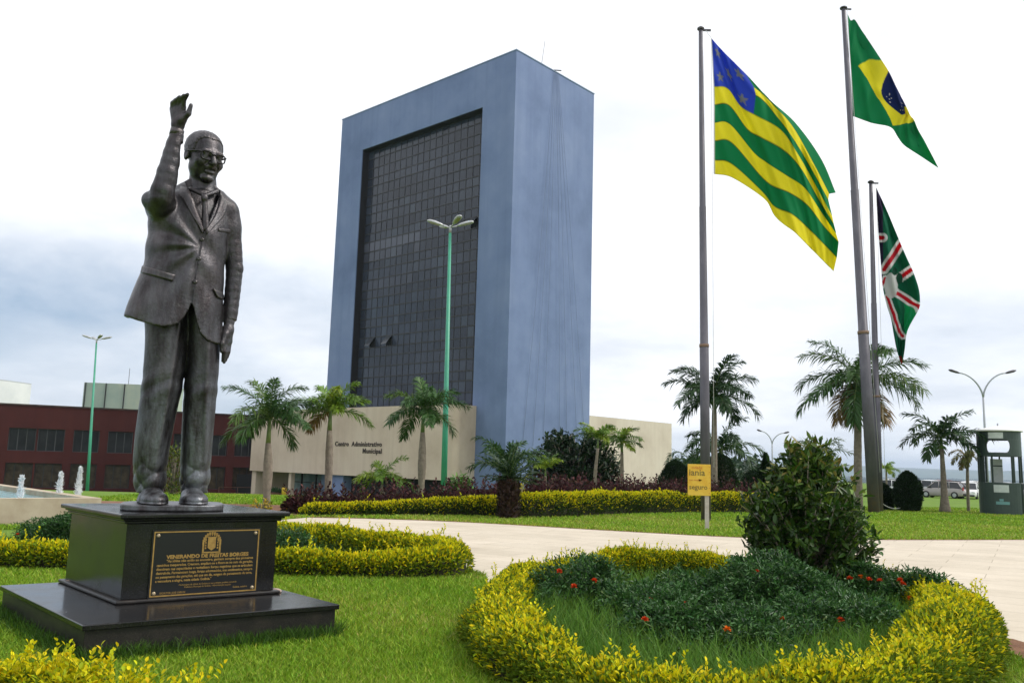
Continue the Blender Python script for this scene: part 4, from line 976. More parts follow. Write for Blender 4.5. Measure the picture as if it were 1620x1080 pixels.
# bronze footing
mb = MB(); fpts = []
a_, b_ = L3(190,806,0)[0], L3(353,806,0)[0]
for k in range(40):
    an = 2*PI*k/40; ca, sa = math.cos(an), math.sin(an)
    fpts.append(((a_+b_)/2+(b_-a_)/2*math.copysign(abs(ca)**.55, ca), .0+.37*math.copysign(abs(sa)**.55, sa)))
mb.prism(fpts, -.060, -.002); mb.build('foot_plate', M_BRZ, figure, .012)
# ------------------------------------------------------------------ vegetation
LM_HEDGE = leafmat('golden_leaf', .6, .34, .14)
LM_GREEN = leafmat('green_leaf', .42, .22, .35)
LM_PALM = leafmat('palm_leaf', .45, .2, .3)
LM_GRASS = leafmat('grass_blade', .55, .3, .2)
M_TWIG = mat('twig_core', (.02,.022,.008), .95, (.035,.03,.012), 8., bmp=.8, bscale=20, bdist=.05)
M_BARK = mat('grey_bark', (.16,.13,.10), .9, (.26,.22,.17), 7., bmp=.5, bscale=22, bdist=.03)
M_SHAFT = mat('green_shaft', (.10,.17,.04), .5, (.16,.21,.06), 4.)
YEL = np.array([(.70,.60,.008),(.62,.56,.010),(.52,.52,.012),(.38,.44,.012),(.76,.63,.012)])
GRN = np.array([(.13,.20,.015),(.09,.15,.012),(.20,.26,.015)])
def hedge(path, width, height, n, leaf, label, group='golden clipped hedges', seed=0, closed=False, yel=.6, top=YEL, side=GRN, wob=.06, cat_='hedge', sprig=.012, name='hedge', hfn=None, wfn=None):
    """path: ground points of the centre line; a dark twiggy core under thousands of single leaves"""
    r = np.random.default_rng(seed); P = np.array(path, float)
    if closed: P = np.concatenate([P, P[:1]])
    seg = np.hypot(*np.diff(P, axis=0).T); s_ = np.concatenate([[0], np.cumsum(seg)]); Lt = s_[-1]
    def along(u):
        x = np.interp(u*Lt, s_, P[:,0]); y = np.interp(u*Lt, s_, P[:,1])
        e = .15/Lt; x2 = np.interp(np.clip(u+e,0,1)*Lt, s_, P[:,0])-np.interp(np.clip(u-e,0,1)*Lt, s_, P[:,0]); y2 = np.interp(np.clip(u+e,0,1)*Lt, s_, P[:,1])-np.interp(np.clip(u-e,0,1)*Lt, s_, P[:,1])
        t_ = unit(np.stack([x2, y2], 1)); return np.stack([x, y], 1), np.stack([-t_[:,1], t_[:,0]], 1), t_
    hf = hfn or (lambda u: np.ones_like(u)); wf = wfn or (lambda u: np.ones_like(u))
    wv = lambda u, k: 1+wob*np.sin(u*Lt*2.1+seed+k)+wob*.7*np.sin(u*Lt*5.3+seed*2+k)
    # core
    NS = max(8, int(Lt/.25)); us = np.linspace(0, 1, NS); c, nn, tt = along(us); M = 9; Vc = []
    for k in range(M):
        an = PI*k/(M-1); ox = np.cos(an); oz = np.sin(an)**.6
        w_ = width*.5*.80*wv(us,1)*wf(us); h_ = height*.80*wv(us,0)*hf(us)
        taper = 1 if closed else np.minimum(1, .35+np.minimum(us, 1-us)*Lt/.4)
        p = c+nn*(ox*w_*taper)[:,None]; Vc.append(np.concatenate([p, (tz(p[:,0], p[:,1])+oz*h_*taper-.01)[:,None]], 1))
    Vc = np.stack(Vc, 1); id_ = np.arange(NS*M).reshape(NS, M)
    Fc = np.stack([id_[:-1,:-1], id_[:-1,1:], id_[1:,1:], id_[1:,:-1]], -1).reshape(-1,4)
    # leaves
    u = r.random(n); a = r.random(n); an = PI*a
    c, nn, tt = along(u); ox = np.cos(an); oz = np.sin(an)**.55
    tp = 1 if closed else np.minimum(1, .45+np.minimum(u, 1-u)*Lt/.35)
    dep = 1-.30*r.random(n)**2.2
    w_ = width*.5*wv(u,1)*wf(u)*tp; h_ = height*wv(u,0)*hf(u)*tp
    p = c+nn*(ox*w_*dep)[:,None]+tt*(r.normal(size=n)*.03)[:,None]
    if not closed:
        endf = (np.clip((.06/Lt*4-u), 0, 1)+np.clip(u-1+.06/Lt*4, 0, 1)); p = p+tt*(np.sign(u-.5)*endf*width*.6*r.random(n))[:,None]
    lump = snoise(np.concatenate([p*3.2, (oz*h_)[:,None]*3.2], 1), 1.1, seed)
    z = tz(p[:,0], p[:,1])+oz*h_*dep*(1+.05*lump)+r.normal(size=n)*.012
    Pl = np.concatenate([p, np.maximum(z, .01)[:,None]], 1)
    out = np.concatenate([nn*ox[:,None], (oz*.9+.25)[:,None]], 1)
    D = unit(out)+r.normal(size=(n,3))*.55+np.array([0,0,.25]); U = np.array([0,0,1.])+r.normal(size=(n,3))*.6
    v, f = leaves(Pl, D, U, leaf*r.uniform(.45,1.5,n), leaf*.52*r.uniform(.7,1.2,n), .18, .15)
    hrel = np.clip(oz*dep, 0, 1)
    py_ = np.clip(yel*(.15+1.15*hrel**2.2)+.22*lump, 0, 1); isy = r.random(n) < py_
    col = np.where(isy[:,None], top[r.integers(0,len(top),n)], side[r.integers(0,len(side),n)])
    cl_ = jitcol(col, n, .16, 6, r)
    ns = int(n*sprig/8)
    if ns:      # loose shoots standing out of the clipped top
        us = r.random(ns); c, nn, tt = along(us); off = r.uniform(-.7,.7,ns)*width*.5*wf(us); q = c+nn*off[:,None]; zt_ = height*hf(us)*wv(us,0)*.92
        B0 = np.concatenate([q, (tz(q[:,0], q[:,1])+zt_)[:,None]], 1); ax = unit(r.normal(size=(ns,3))*[.35,.35,0]+[0,0,1]); hh = r.uniform(.5,1,ns)**1.5*leaf*4.6; K = 8
        kk = np.tile(np.linspace(.05,1,K), ns); idx = np.repeat(np.arange(ns), K); sd_ = r.uniform(0,6.28,ns*K)
        Ps = B0[idx]+ax[idx]*(hh[idx]*kk)[:,None]; Ds = np.stack([np.cos(sd_), np.sin(sd_), np.full(ns*K,.55)], 1)+ax[idx]*(kk*.9)[:,None]
        v2, f2 = leaves(Ps, Ds, np.tile([0,0,1.],(ns*K,1))+r.normal(size=(ns*K,3))*.3, leaf*(1.25-.55*kk)*r.uniform(.8,1.2,ns*K), leaf*.5, .15, .12)
        w2 = .003; S_ = unit(np.cross(ax, [0,1.,0]))*w2; st_ = np.stack([B0-S_-ax*leaf, B0+S_-ax*leaf, B0+S_*.5+ax*hh[:,None], B0-S_*.5+ax*hh[:,None]], 1).reshape(-1,3)
        f = np.concatenate([f, f2+len(v), (np.arange(ns)*4)[:,None]+[0,1,2,3]+len(v)+len(v2)]); v = np.concatenate([v, v2, st_])
        cl_ = np.concatenate([cl_, jitcol(top[r.integers(0,len(top),ns*K)], ns*K, .14, 6, r), np.tile(side[0], (ns*4,1))])
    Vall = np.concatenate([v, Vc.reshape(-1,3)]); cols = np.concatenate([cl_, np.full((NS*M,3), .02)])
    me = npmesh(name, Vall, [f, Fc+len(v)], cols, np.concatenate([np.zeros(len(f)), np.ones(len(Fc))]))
    o = link(name, me, [LM_HEDGE, M_TWIG]); return tag(o, label, cat_, group)
# --- the planted bed in front: a closed hedge ring
RING = smooth_poly([(-.02,8.6),(.08,7.1),(.34,6.18),(.80,5.55),(1.35,5.30),(2.0,5.40),(2.8,6.1),(3.54,7.05),(4.2,8.1),(4.54,8.9),(4.55,9.8),(4.1,10.8),(3.3,11.6),(2.4,12.0),(1.6,11.95),(.85,11.1),(.2,9.9)], 6)
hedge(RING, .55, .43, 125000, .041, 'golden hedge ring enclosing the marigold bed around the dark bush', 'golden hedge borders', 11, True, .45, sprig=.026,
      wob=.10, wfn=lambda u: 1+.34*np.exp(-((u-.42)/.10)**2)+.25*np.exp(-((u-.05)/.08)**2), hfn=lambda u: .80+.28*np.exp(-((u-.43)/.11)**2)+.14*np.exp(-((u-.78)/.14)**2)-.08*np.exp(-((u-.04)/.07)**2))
hedge([(-3.6,5.15),(-3.2,5.42),(-2.8,5.45),(-2.45,5.36)], .48, .21, 14000, .05, 'low golden hedge with leafy sprigs in front of the plinth\'s near corner', 'golden hedge borders', 5, False, .75, sprig=.07)
hedge([(-2.35,5.22),(-2.0,5.12),(-1.7,5.08)], .42, .17, 7000, .05, 'small golden shrub mound at the end of the low hedge in front of the plinth', 'golden hedge borders', 6, False, .75, sprig=.06)
# --- leaf-shaped bed behind the pedestal
hedge(smooth_poly([(-9.2,12.0),(-7.2,11.85),(-5,11.8),(-3,11.75),(-1.6,11.85),(-.80,12.25),(-1.1,12.95),(-2.2,13.75),(-3.8,14.5),(-5.6,15.3),(-7.6,15.7)], 5, False), .56, .42, 60000, .055,
      'golden hedge folded round the narrow bed behind the granite pedestal', 'golden hedge borders', 21, False, .6, sprig=.02, hfn=lambda u: .72+.34*sstep(u, .42, .62))
# --- long clipped hedge and purple border behind the pavement
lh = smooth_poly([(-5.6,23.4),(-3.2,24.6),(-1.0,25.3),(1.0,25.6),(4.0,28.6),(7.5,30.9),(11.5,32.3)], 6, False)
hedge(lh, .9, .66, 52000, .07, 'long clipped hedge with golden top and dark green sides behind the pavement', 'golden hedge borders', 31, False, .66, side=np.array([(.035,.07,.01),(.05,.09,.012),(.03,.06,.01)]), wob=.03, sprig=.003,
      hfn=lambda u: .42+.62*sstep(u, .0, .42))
PUR = np.array([(.070,.026,.030),(.05,.018,.022),(.12,.05,.045),(.032,.014,.014),(.07,.05,.03)])
hedge(smooth_poly([(-5.4,25.5),(-3,27.3),(-.6,28.6),(2.2,30.0),(5,32.5),(8.5,34.6),(12.8,36.2)], 6, False), 2.1, .66, 30000, .15, 'broad purple-leaved border growing behind the long golden hedge', 'purple borders', 41, False, .9, top=PUR, side=PUR*.6, wob=.05, sprig=.12,
      hfn=lambda u: .45+.55*sstep(u, .05, .4))
hedge([(-6.2,24.6),(-5.8,24.2),(-5.4,24.25)], .6, .35, 1500, .14, 'small purple-leaved clump at the foot of the crownshaft palms', 'purple borders', 43, False, .9, top=PUR, side=PUR, sprig=.1)
# ------------------------------------------------------------------ grass
def blades(name, P, h, w, cols, label=None, kind='stuff', lean=.35, seed=0, parent=None):
    r = np.random.default_rng(seed); n = len(P); az = r.uniform(0, 6.28, n); d = np.stack([np.cos(az), np.sin(az), np.zeros(n)], 1)
    ln = r.normal(size=(n,3))*[lean, lean, 0]; h = np.broadcast_to(h, (n,))*r.uniform(.55,1.3,n); w = np.broadcast_to(w, (n,))
    mid = P+np.array([0,0,1.])*h[:,None]*.55+ln*h[:,None]*.35; tip = P+np.array([0,0,1.])*h[:,None]*.95+ln*h[:,None]
    V = np.stack([P-d*w[:,None]*.5, P+d*w[:,None]*.5, mid+d*w[:,None]*.38, tip, mid-d*w[:,None]*.38], 1).reshape(-1,3)
    k = (np.arange(n)*5)[:,None]; me = npmesh(name, V, [k+[0,1,2,4], k+[4,2,3]], jitcol(cols[np.clip(((snoise(P[:,:2], 1.3, seed+3)+snoise(P[:,:2], .5, seed+8))*.9+len(cols)/2+r.normal(size=n)*1.1).astype(int), 0, len(cols)-1)], n, .2, 5, r))
    return tag(link(name, me, LM_GRASS, parent), label, kind=kind)
GC = np.array([(.11,.23,.014),(.16,.29,.016),(.20,.34,.02),(.25,.37,.03),(.33,.39,.05),(.38,.36,.10)])
def inpoly(P, poly):
    x, y = P[:,0], P[:,1]; ins = np.zeros(len(P), bool); q = np.array([(a[0],a[1]) for a in poly])
    for i in range(len(q)):
        x0, y0 = q[i-1]; x1, y1 = q[i]; c_ = ((y0 > y) != (y1 > y)) & (x < (x1-x0)*(y-y0)/(y1-y0+1e-12)+x0); ins ^= c_
    return ins
plq_ = quad(PPC, PW-.06, PD-.06)
PATHP = smooth_poly(far_edge, 5, False)[::-1]+smooth_poly(near_edge, 5, False)[::-1]
def lawn(n, x0, x1, y0, y1, pw_, seed):
    r = np.random.default_rng(seed); y = (y0**pw_+(y1**pw_-y0**pw_)*r.random(n))**(1/pw_); x = r.uniform(-1,1,n)*.68*y
    P = np.stack([x, y], 1); P = P[(x > x0) & (x < x1)]
    P = P[~inpoly(P, PATHP)]; P = P[~inpoly(P, [(3.2,5.2),(3.9,6.3),(4.5,7.4),(4.75,8.7),(5.0,8.6),(5.12,7.4),(4.95,6.5),(5.2,5.4),(4.6,4.4)])]; P = P[~inpoly(P, plq_)]
    return np.concatenate([P, tz(P[:,0], P[:,1])[:,None]], 1)
P = lawn(420000, -9, 6, 4.6, 15.5, -.2, 1); P = P[~inpoly(P, RING)]
P = P[(snoise(P[:,:2], .9, 5) > -1.1)]
nz = snoise(P[:,:2], .55, 8)
blades('lawn_grass', P, .045*(1+.25*nz)+.012, .0032+.0009*P[:,1], GC, lean=.5, seed=2)
P = lawn(260000, -14, 42, 17, 46, -.4, 3); P = P[P[:,1] > 17]
P = P[~((P[:,0] < -4.9) & (P[:,1] > 23.1) & (P[:,1] < 27.7))]
blades('far_lawn_grass', P, .07, .006+.0011*P[:,1], GC, lean=.55, seed=4)
# long grass against the plinth and among the hedge
r = np.random.default_rng(12); q4 = [np.array(p) for p in quad(PPC, PW-.02, PD-.02)]; Pt = []
for a_, b_, n in ((q4[0], q4[1], 2600), (q4[3], q4[0], 2400), (q4[1], q4[2], 900)):
    u = r.random(n); out = np.array([(b_-a_)[1], -(b_-a_)[0]]); out /= np.linalg.norm(out); dd = np.abs(r.normal(size=n))*.07
    dens = r.random(n) < .35+.65*(np.sin(u*9+1)*.5+.5); Pt.append((a_+(b_-a_)*u[:,None]+out*dd[:,None])[dens])
Pt = np.concatenate(Pt); Pt = np.concatenate([Pt, np.zeros((len(Pt),1))], 1)
blades('long_grass', Pt, .13, .008, np.array([(.05,.12,.015),(.07,.15,.015),(.045,.10,.015)]), lean=.4, seed=6)
ctr = np.mean([np.array(q)[:2] for q in RING], 0)
inner = [ctr+(np.array(q)-ctr)*.80 for q in RING]
sheet('bed_soil', inner, M_SOILD, .02, res=.6)
Pt = []
while len(Pt) < 15000:
    i = r.integers(0, len(RING)); u = abs(r.normal())*.24; q = ctr+(np.array(RING[i])-ctr)*(.90-u)+r.normal(size=2)*.12
    if q[1] > 10.2 and r.random() < .6: continue
    Pt.append((q[0], q[1], .02))
blades('bed_grass', np.array(Pt), .27, .010, np.array([(.09,.20,.025),(.12,.23,.03),(.07,.16,.02)]), lean=.38, seed=7)
Pt = np.array([(x, y, .0) for x, y in np.stack([r.uniform(-8,-2,1500), r.uniform(12.8,14.6,1500)], 1)])
blades('bed_grass', Pt, .3, .012, np.array([(.06,.14,.03),(.05,.11,.02)]), lean=.4, seed=9)
# ------------------------------------------------------------------ marigolds in the bed
M_FLOWER = leafmat('orange_petal', .6, .2, .2)
def marigold(x, y, R_, h, fl, seed, label, group='marigold plants in the bed'):
    r = np.random.default_rng(seed); z0 = .02
    o = empty('marigold_plant', (x, y, z0), label, 'flower plant', group)
    R_ *= 1.42; h *= 1.12; n = int(4800*R_*R_/.16); th = r.uniform(0, 6.28, n); ph = np.arccos(r.uniform(-.1, 1, n)); rad = r.random(n)**.35
    P = np.stack([R_*rad*np.sin(ph)*np.cos(th), R_*rad*np.sin(ph)*np.sin(th), h*(.12+.88*rad*np.cos(ph))], 1)
    P += .28*R_*np.stack([snoise(P/R_*3, 1., seed+i) for i in range(3)], 1); P[:,2] = np.maximum(P[:,2], .01)
    D = unit(P*[1,1,.6]+[0,0,.1])+r.normal(size=(n,3))*.85; v, f = leaves(P, D, [0,0,1]+r.normal(size=(n,3))*.5, .052*r.uniform(.6,1.4,n), .019, .15, .25)
    link('foliage', npmesh('foliage', v, f, jitcol(np.array([(.036,.105,.024),(.055,.14,.03),(.024,.075,.02),(.07,.16,.03)])[np.clip((snoise(P/R_*3.5, 1., seed+31)*1.3+1.6+r.normal(size=n)*.6).astype(int),0,3)], n, .2, 6, r)), LM_GREEN, o)
    mb = MB()
    for k in range(7):
        a_ = r.uniform(0,6.28); mb.tube([(0,0,0),(R_*.35*math.cos(a_),R_*.35*math.sin(a_),h*.5),(R_*.6*math.cos(a_),R_*.6*math.sin(a_),h*.75)], .006, 5)
    mb.build('stem', M_SHAFT, o)
    for (fx, fy, fz, red_) in fl:
        m_ = 34; a_ = r.uniform(0, 6.28, m_); el = r.uniform(-.1, 1.3, m_); D = np.stack([np.cos(a_)*np.cos(el), np.sin(a_)*np.cos(el), np.sin(el)], 1)
        v, f = leaves(np.tile([fx-x, fy-y, fz], (m_,1))+D*.006, D, [0,0,1]+r.normal(size=(m_,3))*.3, .034, .022, .1, .1)
        base = np.array((.60,.055,.008) if red_ else (.75,.17,.01))
        link('flower', npmesh('flower', v, f, jitcol(base, m_, .15, 6, r)), M_FLOWER, o)
        mb = MB(); mb.tube([(0,0,h*.3), (fx-x, fy-y, fz-z0)], .005, 5); mb.build('flower_stalk', M_SHAFT, o)
def fpx(px, py, Y): q = at(px, py, Y-.30); return (q[0], q[1], q[2])
marigold(.78, 9.6, .46, .42, [(*fpx(885,907,9.5),1), (*fpx(908,931,9.2),1), (*fpx(940,922,9.5),1)], 1, 'feathery marigold plant with three red-orange flowers at the rounded end of the bed')
marigold(1.30, 9.0, .36, .33, [(*fpx(1030,953,8.9),1)], 2, 'low marigold plant with one dull red bloom between two taller ones')
marigold(1.75, 8.5, .38, .34, [(*fpx(1088,957,8.4),1)], 3, 'low marigold plant bearing a single orange-red flower near its top')
marigold(2.12, 9.7, .33, .36, [], 4, 'flowerless dark marigold plant left of the tallest marigold')
marigold(2.78, 9.25, .48, .58, [(*fpx(1197,909,9.2),1)], 5, 'tallest marigold plant, topped by one red-orange bloom in front of the dark bush')
marigold(2.85, 8.15, .34, .33, [(*fpx(1239,984,8.0),1)], 6, 'marigold plant nearest the long grass, one red-orange flower')
marigold(3.35, 9.3, .34, .34, [(*fpx(1264,962,9.2),1), (*fpx(1300,962,9.2),0)], 7, 'marigold plant with two flowers at the foot of the dark bush')
marigold(4.2, 10.05, .38, .50, [(*fpx(1345,918,10),1), (*fpx(1362,916,10),0), (*fpx(1375,920,9.9),1), (*fpx(1392,922,9.9),1)], 8, 'marigold plant with a row of four red flowers right of the dark bush')
marigold(4.55, 9.6, .34, .46, [(*fpx(1424,921,9.6),1), (*fpx(1428,927,9.6),1), (*fpx(1440,950,9.5),0)], 9, 'marigold plant with a tight cluster of red flowers at the pointed end of the bed')
marigold(1.45, 7.75, .36, .30, [(*fpx(1020,985,7.7),1)], 10, 'marigold plant at the near left edge of the planting with one dull red flower')
marigold(2.15, 7.55, .38, .31, [(*fpx(1150,1000,7.4),0)], 11, 'nearest marigold plant in the middle of the bed with an orange flower')
marigold(3.35, 8.35, .36, .34, [(*fpx(1330,985,8.2),1)], 12, 'marigold plant below the dark bush with one red flower low on its side')
marigold(-6.9, 13.6, .55, .5, [(*fpx(28,848,13.4),1)], 15, 'dark feathery plant with one orange flower beside the fountain wall', 'marigold plants behind the pedestal')
marigold(-3.35, 13.2, .35, .36, [], 16, 'dark feathery plant between the two hedge rows right of the pedestal', 'marigold plants behind the pedestal')
marigold(-6.0, 13.9, .4, .55, [], 17, 'dark leafy plant behind the left side of the pedestal', 'marigold plants behind the pedestal')
# ------------------------------------------------------------------ the dark bush in the bed
def bush(name, x, y, h, wd, n_br, per, leaf, cols, seed, label, cat_='bush', shape=None, trunk_r=.03, z0=None, up=.35, group=None, tipcols=None):
    r = np.random.default_rng(seed); z0 = float(tz(x, y)) if z0 is None else z0
    o = empty(name, (x, y, z0), label, cat_, group); mb = MB(); LP = []; LD = []; LT = []
    shape = shape or (lambda u: np.sin(PI*np.clip(.18+.72*u, 0, 1))**.7)
    for b_ in range(n_br):
        u = ((b_+.5)/n_br)**.85; u = min(1, u); a_ = b_*2.399+r.normal()*.3; R_ = wd*.5*shape(u)*(.52+.53*r.random()**.55)
        tip = np.array([R_*math.cos(a_), R_*math.sin(a_), h*(.10+.88*u)*(1+.05*r.normal())]); tip[2] = min(max(tip[2], .12), h)
        base = np.array([r.normal()*.05, r.normal()*.05, max(0, tip[2]*.35-.1)]); mid = base*.5+tip*.5+np.array([0,0,-.08*h*(1-u)])
        pts = [base, mid, tip]; mb.tube(pts, [trunk_r*.55, trunk_r*.4, trunk_r*.12], 5)
        m_ = per; v_ = r.random(m_)**.6; c_ = (1-v_)[:,None]*mid+v_[:,None]*tip
        LP.append(c_+r.normal(size=(m_,3))*leaf*.35); dirn = unit(tip-mid)
        LD.append(dirn*.5+r.normal(size=(m_,3))*.75+[0,0,up]); LT.append(v_*(u*.6+.4))
    for k in range(4):
        a_ = k*1.6+r.random(); mb.tube([(math.cos(a_)*.05, math.sin(a_)*.05, -.02), (math.cos(a_)*.08, math.sin(a_)*.08, h*.3), (math.cos(a_)*wd*.12, math.sin(a_)*wd*.12, h*.72)], [trunk_r, trunk_r*.8, trunk_r*.3], 7)
    mb.build('trunk', M_BARK, o)
    P = np.concatenate(LP); D = np.concatenate(LD); T = np.concatenate(LT); n = len(P)
    v, f = leaves(P, D, [0,0,1.]+r.normal(size=(n,3))*.45, leaf*r.uniform(.55,1.3,n), leaf*.38*r.uniform(.8,1.2,n), .16, .18)
    cols = np.array(cols); col = cols[r.integers(0, len(cols), n)]
    if tipcols is not None: col = np.where((r.random(n) < np.clip(T-.62, 0, 1)*1.6)[:,None], np.array(tipcols)[r.integers(0,len(tipcols),n)], col)
    link('foliage', npmesh('foliage', v, f, jitcol(col, n, .2, 6, r)), LM_GREEN, o); return o
bush('leafy_bush', 3.63, 10.45, 1.93, 1.66, 170, 50, .118, [(.030,.075,.010),(.045,.10,.012),(.022,.055,.010),(.07,.135,.014)], 3, 'dark glossy-leaved bush standing in the flower bed inside the hedge ring', 'bush', shape=lambda u: np.interp(u, [0,.12,.3,.5,.7,.86,1], [.20,.72,1.0,.95,.76,.52,.20]), tipcols=[(.09,.15,.02),(.14,.17,.02),(.17,.16,.03)])
bush('mixed_shrub', *at(275,770,33)[:2], 2.0, 1.3, 40, 22, .16, [(.10,.14,.02),(.16,.17,.02),(.05,.09,.015)], 8, 'yellow-green shrub seen between the statue\'s legs, on the lawn beyond', 'shrub')
bush('round_tree', 3.4, 44.0, 3.7, 4.9, 170, 46, .30, [(.014,.034,.012),(.02,.045,.014),(.011,.028,.011)], 5, 'broad round dark green tree standing before the blue tower\'s foot', 'tree', shape=lambda u: np.sin(PI*np.clip(.30+.62*u, 0, 1))**.55, trunk_r=.12, up=.1)
bush('leafy_plant', *at(728,790,36)[:2], .95, 1.1, 16, 20, .3, [(.06,.15,.02),(.09,.18,.03)], 18, 'low bright green plant at the beige block\'s right corner', 'plant')
bush('orange_shrub', -6.9, 24.2, .35, .7, 14, 18, .09, [(.55,.36,.02),(.5,.42,.03),(.12,.16,.02)], 19, 'little golden shrub at the foot of the palm with the grey swollen trunk', 'shrub')
bush('orange_shrub', -6.1, 24.4, .3, .6, 12, 18, .09, [(.55,.36,.02),(.12,.16,.02)], 20, 'little golden shrub on bare earth between the two crownshaft palms', 'shrub')
bush('yellow_sprig', .02+.4, 27.3, 1.1, .45, 10, 16, .14, [(.5,.43,.02),(.4,.38,.02)], 22, 'pointed yellow sprig poking out of the purple border', 'shrub')
# ------------------------------------------------------------------ palms
def palm(x, y, hcr, prof, shaft, fl, nfr, seed, label, cols, group='palms', wid=.045, lean=(0,0), name='palm_tree', low=-25, droop=75, dead=0, barkm=None, per=46, e_hi=80, z0=None, leaflet=.30, sag=.22):
    """hcr: height where the fronds spring; prof: trunk radii from foot to shaft"""
    r = np.random.default_rng(seed); z0 = float(tz(x, y)) if z0 is None else z0
    o = empty(name, (x, y, z0), label, 'palm', group); th = hcr-shaft; mb = MB(); n = len(prof); pts = []; rd_ = []
    uu = np.linspace(0, 1, 15); rr_ = np.interp(uu, np.linspace(0, 1, n), prof)
    for k, u in enumerate(uu): pts.append((lean[0]*u*u, lean[1]*u*u, -.05+(th+.05)*u)); rd_.append(rr_[k]*(1+.03*math.sin(k*2.6)))
    mb.tube(pts, rd_, 12); mb.build('trunk', barkm or M_BARK, o)
    if shaft > .05:
        mb = MB(); a0 = pts[-1]; mb.tube([(a0[0],a0[1],th-.01),(a0[0],a0[1],th+shaft*.4),(a0[0],a0[1],hcr+.06)], [prof[-1]*.95, prof[-1]*.8, prof[-1]*.5], 12); mb.build('crownshaft', M_SHAFT, o)
    c0 = np.array([lean[0], lean[1], hcr]); parts = []; mbr = MB()
    for k in range(nfr):
        q = (k+.5)/nfr; az = k*2.39996+r.normal()*.25; e0 = math.radians(e_hi-(e_hi-low)*q**.8+r.normal()*6); isdead = k >= nfr-dead
        L_ = fl*(.72+.36*math.sin(PI*min(1, .25+.6*q)))*(1+.08*r.normal()); m = 22; p = c0.copy(); P_ = [p.copy()]; T_ = []
        dr = math.radians(droop*(.75+.5*r.random()))*(1.15 if q < .5 else .9)
        for i in range(m):
            s_ = i/m; e = e0-dr*s_**1.4; e = max(e, math.radians(-86)); t_ = np.array([math.cos(e)*math.cos(az), math.cos(e)*math.sin(az), math.sin(e)]); p = p+t_*L_/m; P_.append(p.copy()); T_.append(t_)
        T_.append(T_[-1]); P_ = np.array(P_); T_ = np.array(T_)
        mbr.tube(P_[::3], list(np.interp(np.arange(0, m+1, 3)/m, [0,1], [.022*fl/1.5,.004])), 5)
        tt = np.repeat(np.linspace(.10, 1., per), 2); sg = np.tile([1,-1], per); nl = len(tt)
        B = np.stack([np.interp(tt*m, np.arange(m+1), P_[:,i]) for i in range(3)], 1); Tg = unit(np.stack([np.interp(tt*m, np.arange(m+1), T_[:,i]) for i in range(3)], 1))
        side = unit(np.cross(Tg, np.tile([0,0,1.], (nl,1)))); upv = np.cross(side, Tg); ang_ = r.normal(size=nl)*.55+.25
        D = side*sg[:,None]*np.cos(ang_)[:,None]+upv*np.sin(ang_)[:,None]+Tg*(.45+.8*tt[:,None]); D = unit(D)
        LL = leaflet*fl*(.35+.75*np.sin(PI*np.clip(.12+.80*tt, 0, 1)))*r.uniform(.8,1.15,nl)
        m1 = B+D*LL[:,None]*.5-[0,0,1]*(LL*.06)[:,None]; tip = B+D*LL[:,None]*.86-[0,0,1]*(LL*(sag+.12*r.random(nl)))[:,None]
        S2 = unit(np.cross(D, upv+r.normal(size=(nl,3))*.3)); w_ = wid*.5
        V = np.stack([B-S2*w_*.5, B+S2*w_*.5, m1+S2*w_, tip, m1-S2*w_], 1).reshape(-1,3); kk = (np.arange(nl)*5)[:,None]
        F3 = np.concatenate([kk+[0,1,2], kk+[0,2,4], kk+[4,2,3]]); base = np.array((.20,.13,.04)) if isdead else np.array(cols)[r.integers(0, len(cols))]
        parts.append((V, F3, jitcol(base, nl, .16, 5, r)))
    V, F_, C_ = cat(parts); cr_ = link('crown', npmesh('crown', V, F_, C_), LM_PALM, o); mbr.build('frond_stems', M_SHAFT, cr_); return o
PG = [(.045,.11,.025),(.06,.13,.028),(.036,.09,.022),(.085,.15,.028)]; PB = [(.12,.22,.02),(.16,.26,.02),(.22,.30,.02),(.09,.17,.02)]; PD_ = [(.03,.075,.022),(.04,.09,.025),(.024,.06,.02)]
def hz(px, py, y, x): return at(px, py, y)[2]-float(tz(x, y))
def palm_at(px, y, pyc, prof, shaft, fl, nfr, seed, label, cols, pxc=None, **kw):
    x = at(px, 760, y)[0]; xc = at(pxc if pxc else px, pyc, y)[0]
    return palm(x, y, hz(pxc or px, pyc, y, x), prof, shaft, fl, nfr, seed, label, cols, lean=(xc-x, 0), **kw)
palm_at(424, 24.8, 660, (.13,.10,.145,.13,.08), .75, 1.45, 17, 1, 'palm with swollen grey trunk and drooping dark fronds beside the red building', PG, pxc=427, droop=66, low=-16, wid=.032, per=84)
palm_at(520, 26.4, 650, (.14,.11,.12,.12,.08), .6, 1.3, 15, 2, 'palm with bright yellow-green fronds in front of the block lettering', PB, pxc=523, droop=62, low=-4, dead=1, wid=.034, per=80)
palm_at(667, 34.0, 648, (.15,.12,.17,.15,.09), .9, 1.75, 15, 3, 'palm with dense dark fronds just left of the tall green lamp post', PG, pxc=670, droop=66, low=-14, wid=.04, per=84)
palm_at(605, 33.5, 758, (.06,.06,.05), .2, 1.25, 10, 4, 'small young palm under the block\'s lettering', PB, droop=85, low=0)
palm_at(802, 33.0, 738, (.12,.11,.10), .3, 1.6, 10, 6, 'feathery palm whose pale fronds rise behind the stout cycad', [(.05,.11,.035),(.07,.13,.05),(.045,.095,.03)], droop=72, low=25, wid=.06)
palm_at(863, 38.0, 742, (.07,.06,.05), .3, .9, 8, 7, 'thin young palm with light green leaves before the round tree', PB, droop=60, low=30)
palm_at(940, 40.0, 692, (.10,.09,.08,.06), .5, 1.15, 11, 8, 'slim palm with upright light green fronds against the side wing', PB, pxc=946, droop=60, low=12)
palm_at(984, 41.0, 698, (.11,.10,.09,.07), .5, 1.25, 11, 9, 'slim palm with spreading fronds right of the upright light green one', PB, droop=68, low=-6)
